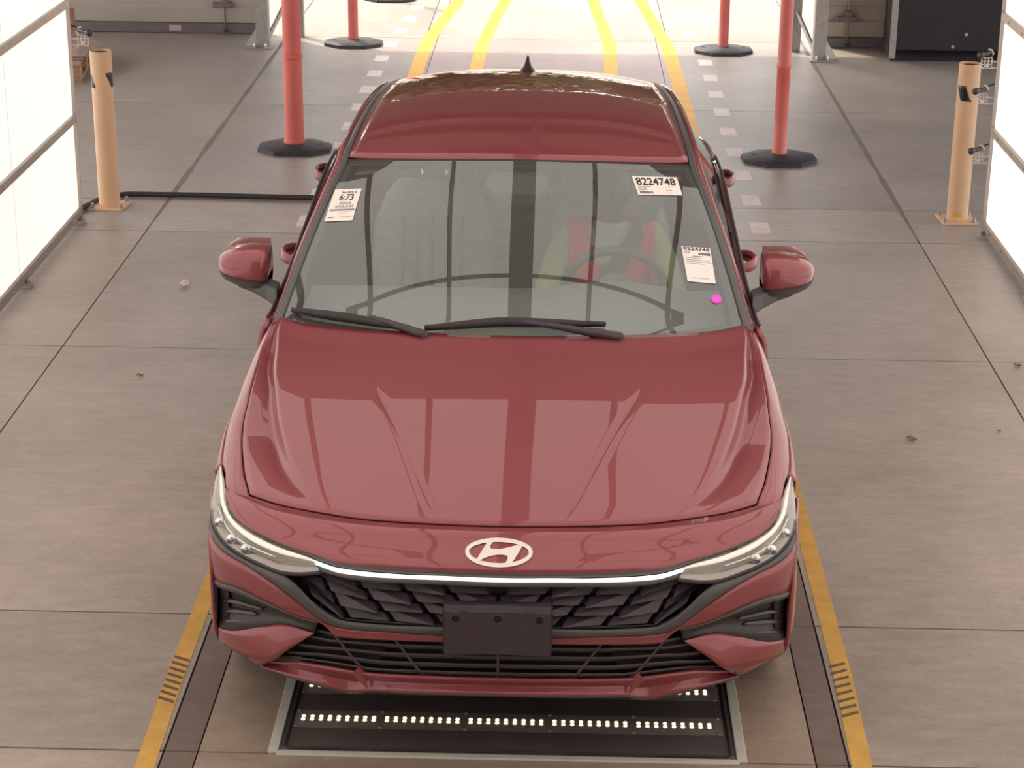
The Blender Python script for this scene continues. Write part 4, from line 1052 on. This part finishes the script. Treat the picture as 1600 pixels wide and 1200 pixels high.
for s in (1, -1):
    doors = [side_panel('front_door', 1.425, 2.52, s, ny=18), side_panel('rear_door', 2.526, 3.53, s, ny=22)]
    side_panel('quarter_panel', 3.536, 4.45, s, ny=26)
    for d, yh, zc in zip(doors, (2.34, 3.37), (.892, .955)):
        x0 = SHO(yh)
        b = MB(); R = []
        for i in range(13):
            t = i / 12; y = yh - .10 + .19 * t; bow = math.sin(PI * t) ** .6
            xx = x0 - .010 + (.054 if yh < 3 else .044) * bow; hh = .015 + .014 * bow; dd = .007 + .005 * bow
            R.append([(s * (xx + dd * math.cos(2 * PI * k / 8)), y, zc + hh * math.sin(2 * PI * k / 8)) for k in range(8)])
        b.rings(R); h = b.obj('door_handle', PAINT, d, True)
        b = MB(); b.lathe([(.001, .0), (.035, .001), (.036, .004)], n=16, axis='X'); o = b.obj('handle_cup', DARK, d, True); o.location = (s * (x0 - .003) - (.004 if s > 0 else 0), yh, zc); o.scale = (1, 1.9, .8)
    for nm, y0, y1 in (('front_window', 1.86, 2.47), ('rear_window', 2.56, 3.42)):
        R = [[glass_pt(lerp(y0, y1, j / 12), i / 6, s) for j in range(13)] for i in range(7)]
        b = MB(); b.grid(R); b.obj('side_' + nm, GLASS_S, CAR, True, rec=False)
    for y0, y1, m in ((1.50, 1.86, GLOSSB), (2.47, 2.56, GLOSSB), (3.42, 3.62, GLOSSB), (3.62, 4.30, PAINT)):
        R = [[glass_pt(lerp(y0, y1, j / 8), i / 6, s) for j in range(9)] for i in range(7)]
        b = MB(); b.grid(R); o = b.obj('pillar_cover' if m is GLOSSB else 'rear_pillar', m, CAR, True, rec=False)
        if sum(p.normal.x * s * p.area for p in o.data.polygons) < 0: o.data.flip_normals()
        sd = o.modifiers.new('t', 'SOLIDIFY'); sd.thickness = .012; sd.offset = -1
    b = MB(); b.tube([(s * (belt_x(y) + .002), y, BELTZ(y) + .002) for y in [1.5 + 2.1 * i / 30 for i in range(31)]], .006, 6); b.obj('belt_trim', BLACKP, CAR, True)
    # deck side between boot lid and quarter panel
    R = []
    for i in range(10):
        y = 4.18 + .46 * i / 9; a = Vector((.60, y, 1.052 - .02 * (i / 9))); c_ = Vector((min(belt_x(y), SHO(y) - .02), y, BELTZ(min(4.3, y)) - .01 * i / 9))
        R.append([(s * lerp(a.x, c_.x, q), y, lerp(a.z, c_.z, q * q)) for q in (0, .25, .5, .75, 1)])
    panel('deck_side', [R], PAINT, thick=.01)
    for yg in (1.4225, 2.523, 3.533):
        zt, zb_ = BELTZ(yg) - .03, max(.24, zlow(yg) + .03); xg = SHO(yg) - .05
        b = MB(); b.box((s * xg, yg, (zt + zb_) / 2), (.05, .07, zt - zb_)); b.obj('door_jamb', DARK, CAR)
# ---- rear window, boot, tail
rows = [[(u * lerp(.545, .585, t), 3.74 + .50 * t - .05 * u * u * (1 - t), lerp(1.344, 1.075, t) - .05 * u * u + .02 * math.sin(PI * t)) for u in [-1 + 2 * j / 16 for j in range(17)]] for t in [i / 10 for i in range(11)]]
b = MB(); b.grid(rows); b.obj('rear_window', GLASS_S, CAR, True, rec=False)
rows = [[(u * .60, 4.24 + .42 * t - .10 * abs(u) ** 3 * t, 1.062 + .012 * t - .02 * u * u + (.012 * (t - .8) / .2 if t > .8 else 0)) for u in [-1 + 2 * j / 16 for j in range(17)]] for t in [i / 10 for i in range(11)]]
panel('boot_lid', [rows], PAINT, thick=.012)
def rear_y(x, z): return 4.70 - .26 * (abs(x) / .78) ** 3.2 - .05 * abs(z - .6)
rows = [[(u * .70, rear_y(u * .70, z), z) for u in [-1 + 2 * j / 24 for j in range(25)]] for z in (1.066, .95, .86, .78)]
def rear_panel(name, rows, m, t=.01):
    b = MB(); b.grid(rows); o = b.obj(name, m, CAR, True, rec=False)
    if sum(p.normal.y * p.area for p in o.data.polygons) < 0: o.data.flip_normals()
    sd = o.modifiers.new('t', 'SOLIDIFY'); sd.thickness = t; sd.offset = -1; return o
rear_panel('tail_panel', rows, PAINT)
rear_panel('rear_bumper', [[(u * .77, rear_y(u * .77, z) + .02, z) for u in [-1 + 2 * j / 24 for j in range(25)]] for z in (.775, .66, .52, .38, .30, .22)], PAINT)
rear_panel('tail_light', [[(u * .69, rear_y(u * .69, z) + .006, z) for u in [-1 + 2 * j / 24 for j in range(25)]] for z in (.925, .905, .885)], TAILRED)
b = MB(); b.box((0, 2.45, .25), (1.5, 3.9, .12)); b.obj('underbody', DARK, CAR, bevel=.03)
b = MB(); b.box((0, .80, .50), (1.10, .90, .42)); b.obj('engine_bay_light_block', DARK, CAR, bevel=.04)  # unseen solid box added under the hood to stop light leaking
b = MB(); b.box((0, 1.36, .62), (1.56, .10, .52)); b.obj('firewall', DARK, CAR)
b = MB(); b.box((0, .34, .50), (1.06, .06, .26)); b.obj('radiator', DARK, CAR)
# ---- wheels
wheel = None
for yc in (.90, 3.62):
    for s in (1, -1):
        if wheel is None:
            b = MB(); b.lathe([(.205, -.10), (.30, -.105), (.318, -.085), (.322, 0), (.318, .085), (.30, .105), (.205, .10), (.20, 0)], n=40, axis='X', caps=False); b.F += [(7 * 40 + k, 7 * 40 + (k + 1) % 40, (k + 1) % 40, k) for k in range(40)]
            wheel = b.obj('wheel', TYRE, CAR, angle=35)
            b = MB(); b.lathe([(.205, -.09), (.2, .06), (.205, .095), (.195, .095), (.19, .05), (.06, .03), (.001, .03)], n=40, axis='X', caps=False); b.obj('rim', ALLOY, wheel, angle=35)
            for q in range(5):
                a = 2 * PI * q / 5; b = MB(); b.rings([[(.06 + dx, r * math.cos(a) - w * math.sin(a), r * math.sin(a) + w * math.cos(a)) for w, dx in ((-ww, 0), (ww, 0), (ww * .7, .022), (-ww * .7, .022))] for r, ww in ((.03, .03), (.11, .025), (.195, .04))]); b.obj('spoke', ALLOY, wheel)
            b = MB(); b.lathe([(.03, .06), (.03, .09), (.02, .094)], n=16, axis='X'); b.obj('hub_cap', GLOSSB, wheel)
            w_ = wheel
        else: w_ = copy_tree(wheel, CAR)
        w_.location = (s * .79, yc, .322); w_.rotation_euler = (0, 0, 0 if s > 0 else PI)
for yc in (.90, 3.62):
    for s in (1, -1):
        b = MB(); R = [[(s * x, yc + .352 * math.cos(a), .32 + .352 * math.sin(a)) for a in [PI * q / 14 for q in range(15)]] for x in (.60, .885)]; b.grid(R); b.obj('wheel_liner', DARK, CAR, True, rec=False)

# ================================================================== cabin
b = MB(); R = []
for x in [-.74 + 1.48 * j / 24 for j in range(25)]:
    hump = .035 * max(0, 1 - abs(x - .36) / .24) ** .6
    R.append([(x, 1.40 + .14 * abs(x / .8) ** 2, .885), (x, 1.55, .895), (x, 1.75, .905 + hump * .5), (x, 1.88, .910 + hump), (x, 1.93, .895 + hump), (x, 1.96, .84), (x, 1.94, .66), (x, 1.90, .45)])
b.grid(R); b.obj('dashboard', DASHM, CAR, True, rec=False)
b = MB(); b.box((-.02, 1.95, .80), (.56, .03, .12), 0, -.25); b.obj('centre_screen', GLOSSB, CAR, bevel=.01)
b = MB(); b.box((0, 2.3, .46), (.26, .95, .24)); b.obj('centre_console', SEATD, CAR, bevel=.03)
sw = None
SWC = Vector((.362, 2.035, .865)); TL = math.radians(24)
def swp(a, r, d=0.):       # point on the tilted steering wheel
    return SWC + Vector((r * math.sin(a), 0, 0)) + Vector((0, -math.sin(TL), math.cos(TL))) * (r * math.cos(a)) + Vector((0, math.cos(TL), math.sin(TL))) * d
b = MB(); ring = [swp(2 * PI * k / 40, .185) for k in range(41)]; b.tube(ring, .017, 10, False); sw = b.obj('steering_wheel', mat('wheel_leather', (78, 80, 80), rough=.45, var=.05), CAR, True)
b = MB(); b.rings([[swp(2 * PI * k / 20, r, d) for k in range(20)] for r, d in ((.062, -.02), (.07, .0), (.055, .028), (.02, .034))]); b.obj('wheel_hub', SEATD, sw, True)
for a in (PI / 2, -PI / 2, PI):
    b = MB(); b.tube([swp(a, .05, .012), swp(a, .12, .006), swp(a, .18, 0)], [.02, .014, .012], 8); b.obj('wheel_spoke', SEATD, sw, True)
b = MB(); b.tube([SWC + Vector((0, -.02, -.02)), SWC + Vector((0, -.25, -.12))], .035, 10); b.obj('steering_column', SEATD, sw, True)
def seat(x):
    b = MB(); R = []
    for y, z, w, h in ((2.28, .40, .22, .05), (2.32, .43, .245, .08), (2.55, .43, .25, .09), (2.80, .40, .245, .09), (2.86, .39, .22, .06)):
        R.append([(x + w * math.copysign(abs(math.cos(a)) ** .5, math.cos(a)), y, z + h * math.copysign(abs(math.sin(a)) ** .6, math.sin(a)) - .04) for a in [2 * PI * k / 16 for k in range(16)]])
    b.rings(R); st = b.obj('front_seat', SEATG, CAR, True)
    b = MB(); R = []
    for t, w, d in ((0, .22, .06), (.1, .25, .08), (.4, .26, .075), (.7, .245, .065), (.9, .20, .055), (1, .15, .03)):
        c = Vector((x, 2.82 + .20 * t, .44 + .58 * t)); R.append([(c.x + w * math.copysign(abs(math.cos(a)) ** .55, math.cos(a)), c.y + d * math.copysign(abs(math.sin(a)) ** .6, math.sin(a)), c.z) for a in [2 * PI * k / 16 for k in range(16)]])
    b.rings(R); b.obj('seat_back', SEATG, st, True)
    b = MB(); R = []
    for t, w, d in ((0, .09, .03), (.15, .125, .045), (.5, .135, .05), (.85, .12, .045), (1, .08, .025)):
        R.append([(x + w * math.copysign(abs(math.cos(a)) ** .6, math.cos(a)), 3.03 + .03 * t + d * math.sin(a), 1.07 + .17 * t) for a in [2 * PI * k / 14 for k in range(14)]])
    b.rings(R); b.obj('head_restraint', SEATG, st, True)
    for dx in (-.05, .05):
        b = MB(); b.tube([(x + dx, 3.02, .98), (x + dx, 3.035, 1.1)], .006, 6); b.obj('restraint_post', CHROME, st, True)
    for q in range(5):
        xx = x - .12 + .06 * q; b = MB(); b.tube([(xx, 2.765, .55), (xx, 2.83, .72), (xx, 2.89, .90)], .006, 6); b.obj('stitched_rib', SEATD, st, True)
seat(.365); seat(-.365)
b = MB(); b.box((0, 3.45, .42), (1.3, .5, .16), 0, .1); rs = b.obj('rear_bench', SEATG, CAR, bevel=.05)
b = MB(); b.box((0, 3.74, .74), (1.3, .14, .62), 0, -.35); b.obj('bench_back', SEATG, rs, bevel=.05)
b = MB(); b.grid([[(u * .60, y, RZ(y) - .045 - .05 * u * u) for u in [-1 + .2 * j for j in range(11)]] for y in [2.12 + 1.6 * i / 10 for i in range(11)]]); b.obj('headliner', LINER, CAR, True, rec=False)
b = MB(); b.box((0, 2.6, .30), (1.5, 2.5, .02)); b.obj('cabin_carpet', SEATD, CAR)
# inside mirror with its sensor housing
b = MB(); R = []
for t, hw, hh in ((-.13, .03, .012), (-.115, .012, .03), (0, .010, .036), (.115, .012, .03), (.13, .006, .012)):
    R.append([(t, 2.00 + .022 * math.cos(2 * PI * k / 12), 1.235 + hh * math.sin(2 * PI * k / 12)) for k in range(12)])
MIRG = mat('mirror_dark_grey', (84, 82, 80), rough=.5, var=.05)
b.rings(R); rm = b.obj('inside_mirror', MIRG, CAR, True)
b = MB(); b.rings([[(x * w, WS(0, v).y + .012, WS(0, v).z - .02 - d) for x, d in ((-1, 0), (1, 0), (.8, .05), (-.8, .05))] for v, w in ((.955, .10), (.86, .12), (.80, .09))]); b.obj('sensor_housing', MIRG, rm, bevel=.01)

# ---- belt across the driver
def ribbon(pts, w, nrm, name, m, parent):
    R = []
    P = [Vector(p) for p in resample(pts, 20)]
    for i, p in enumerate(P):
        t = (P[min(19, i + 1)] - P[max(0, i - 1)]).normalized(); sdir = t.cross(Vector(nrm)).normalized()
        n = Vector(nrm).normalized(); R.append([p - sdir * w / 2, p + sdir * w / 2, p + sdir * w / 2 + n * .003, p - sdir * w / 2 + n * .003])
    b = MB(); b.rings(R); return b.obj(name, m, parent, angle=40)
ribbon([(.60, 2.93, 1.06), (.52, 2.70, .985), (.42, 2.555, .86), (.31, 2.525, .70), (.22, 2.50, .54), (.16, 2.52, .46)], .060, (0, -1, .2), 'seat_belt', mat('grey_belt_webbing', (98, 102, 100), rough=.8, var=.06, scale=60), CAR)

# ================================================================== the driver
def skin_mesh(verts, edges, radii, root=0, sub=2):
    me = bpy.data.meshes.new('tmp'); me.from_pydata(verts, edges, []); o = bpy.data.objects.new('tmp', me); COL.objects.link(o)
    md = o.modifiers.new('s', 'SKIN'); md.use_smooth_shade = True
    sv = me.skin_vertices[0].data
    for i, r in enumerate(radii): sv[i].radius = r if isinstance(r, tuple) else (r, r); sv[i].use_root = (i == root)
    sb = o.modifiers.new('u', 'SUBSURF'); sb.levels = sub; sb.render_levels = sub
    dg = bpy.context.evaluated_depsgraph_get(); dg.update(); ev = o.evaluated_get(dg); m2 = bpy.data.meshes.new_from_object(ev)
    V = [tuple(v.co) for v in m2.vertices]; F = [tuple(p.vertices) for p in m2.polygons]
    bpy.data.objects.remove(o); bpy.data.meshes.remove(me); bpy.data.meshes.remove(m2)
    return V, F
DX_ = .362 - .007
def D(x, y, z): return (DX_ + x, y, z)
V = [D(0, 2.62, .46), D(0, 2.645, .58), D(0, 2.665, .72), D(0, 2.68, .84), D(0, 2.685, .925), D(0, 2.675, .985), D(0, 2.655, 1.03)]
Eg = [(i, i + 1) for i in range(6)]
Rd = [(.165, .12), (.155, .115), (.165, .12), (.165, .11), (.085, .075), (.055, .055), (.055, .058)]
def add(par, p, r): V.append(p); Rd.append(r); Eg.append((par, len(V) - 1)); return len(V) - 1
hands = []
for s in (1, -1):
    a = add(3, D(s * .165, 2.685, .885), .068); e = add(a, D(s * .225, 2.58, .78), .056); e = add(e, D(s * .265, 2.44, .685), .048)
    f = add(e, D(s * .235, 2.32, .73), .043); w = add(f, D(s * .205, 2.165, .80), .030); h = add(w, D(s * .192, 2.105, .812), (.038, .022)); hands.append((s, V[h]))
    hip = add(0, D(s * .10, 2.56, .44), .098); kn = add(hip, D(s * .14, 2.17, .535), .066); an = add(kn, D(s * .12, 1.92, .36), .045); add(an, D(s * .12, 1.84, .32), .042)
MV, MF = skin_mesh(V, Eg, Rd, 0, 3)
body = MB(); body.add(MV, MF)
for s, h in hands:                       # five fingers closing round the rim
    for q in range(4):
        ang = s * (PI / 2 + .30 + .11 * q - .12); rp = swp(ang, .185) + Vector((-.007, 0, 0)); cdir = (rp - SWC - Vector((-.007, 0, 0))).normalized(); nrm = Vector((0, math.cos(TL), math.sin(TL)))
        base = rp + nrm * .030 - cdir * .004; L_ = (1, 1.06, 1.0, .85)[q]
        pts = [base - cdir * .012 + nrm * .012, base + cdir * .016 * L_ + nrm * .0, rp + cdir * .030 * L_ - nrm * .008, rp + cdir * .016 - nrm * .028, rp - cdir * .004 - nrm * .028 * L_]
        fv, ff = skin_mesh([tuple(p) for p in pts], [(i, i + 1) for i in range(4)], [.010, .0095, .009, .0085, .007], 0, 1); body.add(fv, ff)
    ang = s * (PI / 2 + .02); rp = swp(ang, .185) + Vector((-.007, 0, 0)); cdir = (rp - SWC).normalized(); nrm = Vector((0, math.cos(TL), math.sin(TL)))
    pts = [rp + nrm * .034 - cdir * .02, rp + nrm * .028 - cdir * .026, rp + nrm * .008 - cdir * .030 + Vector((0, 0, .012)), rp - nrm * .012 - cdir * .026 + Vector((0, 0, .018))]
    fv, ff = skin_mesh([tuple(p) for p in pts], [(0, 1), (1, 2), (2, 3)], [.013, .0115, .0105, .008], 0, 1); body.add(fv, ff)
# head: egg with brow, nose, mouth, chin and ears
HC = Vector(D(0, 2.645, 1.092)); hv = []; nh, nw = 26, 32
for i in range(nh + 1):
    ph = PI * i / nh; r = []
    for k in range(nw):
        a = 2 * PI * k / nw; x, y, z = math.sin(ph) * math.sin(a), -math.sin(ph) * math.cos(a), math.cos(ph)
        fx = .073 * (1 - .18 * max(0, -z) ** 1.5); fy = .092; fz = .115
        p = Vector((x * fx, y * fy, z * fz))
        front = max(0, -y)
        if front > .5:
            nx, nz = x / .22, z
            p.y -= .026 * max(0, 1 - (x / .16) ** 2) * max(0, 1 - ((nz + .16) / .22) ** 2)             # nose
            for e in (-.36, .36): p.y += .010 * math.exp(-((x - e) / .16) ** 2 - ((nz - .02) / .10) ** 2)   # eye sockets
            p.y -= .006 * math.exp(-((nz - .16) / .07) ** 2) * max(0, 1 - (x / .7) ** 2)                # brow
            p.y -= .007 * math.exp(-((nz + .48) / .05) ** 2) * max(0, 1 - (x / .32) ** 2); p.y += .005 * math.exp(-((nz + .53) / .02) ** 2) * max(0, 1 - (x / .34) ** 2)
            p.y -= .010 * math.exp(-((nz + .82) / .12) ** 2) * max(0, 1 - (x / .4) ** 2)                # chin
        r.append(tuple(HC + p))
    hv.append(r)
body.rings(hv)
for s in (-1, 1):
    R = [[(HC.x + s * (.069 + d), HC.y + .012 + .020 * k_ * math.cos(a), HC.z + .032 * k_ * math.sin(a) - .004) for a in [2 * PI * q / 12 for q in range(12)]] for d, k_ in ((0, .8), (.010, 1), (.014, .7), (.010, .4))]; body.rings(R)
nV = body.V
fm = []
for f in body.F:
    c = Vector((0, 0, 0))
    for i in f: c += Vector(nV[i])
    c /= len(f)
    if c.z > .955 and abs(c.x - DX_) < .12: fm.append(1)
    elif c.y < 2.19 and c.z > .70: fm.append(1)
    elif (c.z < .50) or (c.y < 2.42 and c.z < .62): fm.append(2)
    elif c.z > .74 and c.y < 2.66 and abs(c.x - DX_) < .055 + max(0, (c.z - .80)) * .55: fm.append(3)
    else: fm.append(0)
pers = mesh_obj('person', body.V, body.F, None, None, True, mats=[SHIRT, SKIN, TROUSER, TEE], fm=fm)
fixn(pers)
tag(pers, 'driver in orange safety vest and pale green shirt behind the steering wheel', 'person')
# vest: shell taken from the torso, open at the front
vm = MB(); keep = {}
tv = [Vector(v) for v in MV]; nsum = [Vector((0, 0, 0)) for _ in tv]
for f in MF:
    n_ = (tv[f[1]] - tv[f[0]]).cross(tv[f[2]] - tv[f[0]])
    for i in f: nsum[i] += n_
for f in MF:
    c = sum((tv[i] for i in f), Vector((0, 0, 0))) / len(f)
    dx = abs(c.x - DX_)
    if not (.53 < c.z < .95): continue
    if dx > .186 or (c.z > .80 and dx > .17) or (c.y < 2.54 and dx > .175): continue
    if c.y < 2.50: continue
    if c.y < 2.665 and dx < .018 + max(0, c.z - .72) * .36: continue
    if c.z > .93 and dx < .07: continue
    vm.F.append(f)
used = sorted({i for f in vm.F for i in f}); ix = {q: w for w, q in enumerate(used)}
vm.V = [tuple(tv[i] + (nsum[i].normalized() * .010)) for i in used]; vm.F = [tuple(ix[i] for i in f) for f in vm.F]
vo = vm.obj('safety_vest', VEST, pers, True); sd = vo.modifiers.new('t', 'SOLIDIFY'); sd.thickness = .006; sd.offset = 0
vo['label'] = 'orange mesh safety vest'
b = MB(); R = []
for i in range(10):
    ph = .02 + PI * .50 * i / 9
    R.append([(HC.x + .079 * math.sin(ph) * math.sin(a), HC.y + .006 + .098 * math.sin(ph) * -math.cos(a) + (.02 * i / 9 if math.cos(a) > .3 else 0), HC.z + .006 + .120 * math.cos(ph) - (.045 * i / 9 if math.cos(a) < -.1 else 0)) for a in [2 * PI * k / 28 for k in range(28)]])
b.rings(R, caps=True); b.obj('hair', HAIR, pers, True)
for s in (-1, 1):
    b = MB(); b.lathe([(.001, -.011), (.006, -.0095), (.0105, -.003), (.0105, .003), (.001, .01)], n=12, axis='Y'); o = b.obj('eye', mat('eye_white', (120, 112, 106), rough=.5), pers, True); o.location = (HC.x + s * .026, HC.y - .074, HC.z + .004)

# ================================================================== papers on the windshield
def text_mesh(s, size=1.0, w=None):
    cu = bpy.data.curves.new('t', 'FONT'); cu.body = s; cu.size = 1; cu.resolution_u = 2; cu.offset = .018
    o = bpy.data.objects.new('t', cu); COL.objects.link(o)
    dg = bpy.context.evaluated_depsgraph_get(); dg.update(); me = bpy.data.meshes.new_from_object(o.evaluated_get(dg))
    V = [(v.co.x, v.co.y) for v in me.vertices]; F = [tuple(p.vertices) for p in me.polygons]
    bpy.data.objects.remove(o); bpy.data.curves.remove(cu); bpy.data.meshes.remove(me)
    x0, x1 = min(v[0] for v in V), max(v[0] for v in V); y0, y1 = min(v[1] for v in V), max(v[1] for v in V)
    return [((x - x0) / (x1 - x0), (y - y0) / (y1 - y0)) for x, y in V], F
def paper(name, corners, label, items):
    """corners: windshield (u, v) of top-left, top-right, bottom-right, bottom-left"""
    def pt(s, t, off):           # s across, t up
        a = [lerp(corners[0][i], corners[1][i], s) for i in (0, 1)]; c = [lerp(corners[3][i], corners[2][i], s) for i in (0, 1)]
        q = WS(lerp(c[0], a[0], t), lerp(c[1], a[1], t), off); return (q.x - .007, q.y, q.z)
    n = 6; b = MB()
    top = [[pt(i / n, j / n, .0030) for i in range(n + 1)] for j in range(n + 1)]; bot = [[pt(i / n, j / n, .0015) for i in range(n + 1)] for j in range(n + 1)]
    b.grid(top); b.grid([list(reversed(r)) for r in bot])
    rim_t = top[0] + [r[-1] for r in top[1:]] + list(reversed(top[-1][:-1])) + [r[0] for r in reversed(top[1:-1])]
    rim_b = bot[0] + [r[-1] for r in bot[1:]] + list(reversed(bot[-1][:-1])) + [r[0] for r in reversed(bot[1:-1])]
    b.rings([rim_b, rim_t], caps=False)
    o = b.obj(name, PAPER, None, True, rec=False, angle=40); tag(o, label, 'paper label', 'papers on the windshield')
    inks = {}
    for kind, x0, x1, y0, y1, arg, m in items:
        bb = inks.setdefault(m.name, (MB(), m))[0]
        if kind == 'text':
            V2, F2 = text_mesh(arg); bb.add([pt(lerp(x0, x1, a), lerp(y0, y1, c), .0038) for a, c in V2], F2)
        elif kind == 'bars':
            rr = random.Random(arg); x = x0
            while x < x1:
                w = rr.choice((.006, .009, .014)); bb.add([pt(x, y0, .0038), pt(min(x1, x + w), y0, .0038), pt(min(x1, x + w), y1, .0038), pt(x, y1, .0038)], [(0, 1, 2, 3)]); x += w + rr.choice((.006, .010))
        else: bb.add([pt(x0, y0, .0038), pt(x1, y0, .0038), pt(x1, y1, .0038), pt(x0, y1, .0038)], [(0, 1, 2, 3)])
    for bb, m in inks.values(): bb.obj('print', m, o, False, rec=False)
    return o
paper('paper_label', [(-.980, .7545), (-.8354, .7698), (-.8207, .5544), (-.963, .5321)], 'white paper reading 6:73 in the upper passenger corner of the windshield',
      [('text', .30, .86, .86, .92, 'Sale 2024 16', INK), ('text', .28, .80, .62, .83, '6:73', INK), ('text', .34, .76, .50, .58, '2024', INKL), ('text', .20, .90, .385, .475, 'X52,365', INKL),
       ('bar', .08, .96, .30, .355, None, INKL), ('bar', .42, .80, .26, .268, None, INKL), ('bar', .42, .72, .205, .213, None, INKL), ('bar', .10, .30, .09, .12, None, INKL), ('bar', .48, .92, .10, .112, None, INKL)])
paper('paper_label', [(.6344, .893), (.8869, .8898), (.8844, .7557), (.646, .7609)], 'wide white paper reading 8224748 at the top of the windshield above the driver',
      [('text', .05, .93, .50, .93, '8224748', INK), ('bar', .05, .34, .425, .45, None, INKL), ('text', .05, .24, .24, .37, 'DLR', INKL), ('bars', .06, .36, .06, .19, 5, INK), ('bar', .66, .86, .42, .435, None, INKL), ('bar', .66, .80, .24, .26, None, INKL), ('bar', .66, .80, .10, .12, None, INKL)])
paper('paper_label', [(.8019, .4327), (.9387, .4068), (.9187, .2138), (.7926, .2411)], 'tall white paper reading 8224748 above the pink sticker on the windshield',
      [('text', .05, .97, .885, .99, '8224748', INK), ('text', .06, .28, .79, .86, 'DLR', INKL), ('bars', .55, .96, .765, .84, 8, INK), ('bar', .34, .70, .71, .735, None, INKL), ('bar', .06, .62, .66, .672, None, INKL), ('bar', .06, .90, .60, .615, None, INKL), ('bar', .06, .95, .55, .562, None, INKL), ('bar', .06, .72, .50, .512, None, INKL), ('bar', .22, .78, .10, .112, None, INKL)])
b = MB(); R = []
for k_, off in ((1, .0015), (1, .003), (.5, .0032), (.02, .0032)):
    r = []
    for q in range(28):
        a = 2 * PI * q / 28; p = WS(.9032 + .0235 * k_ * math.cos(a), .1361 + .0225 * k_ * math.sin(a), off); r.append((p.x - .007, p.y, p.z))
    R.append(r)
b.rings(R); o = b.obj('dot_sticker', PINK, None, True); tag(o, 'round bright pink sticker low on the driver side of the windshield', 'sticker')
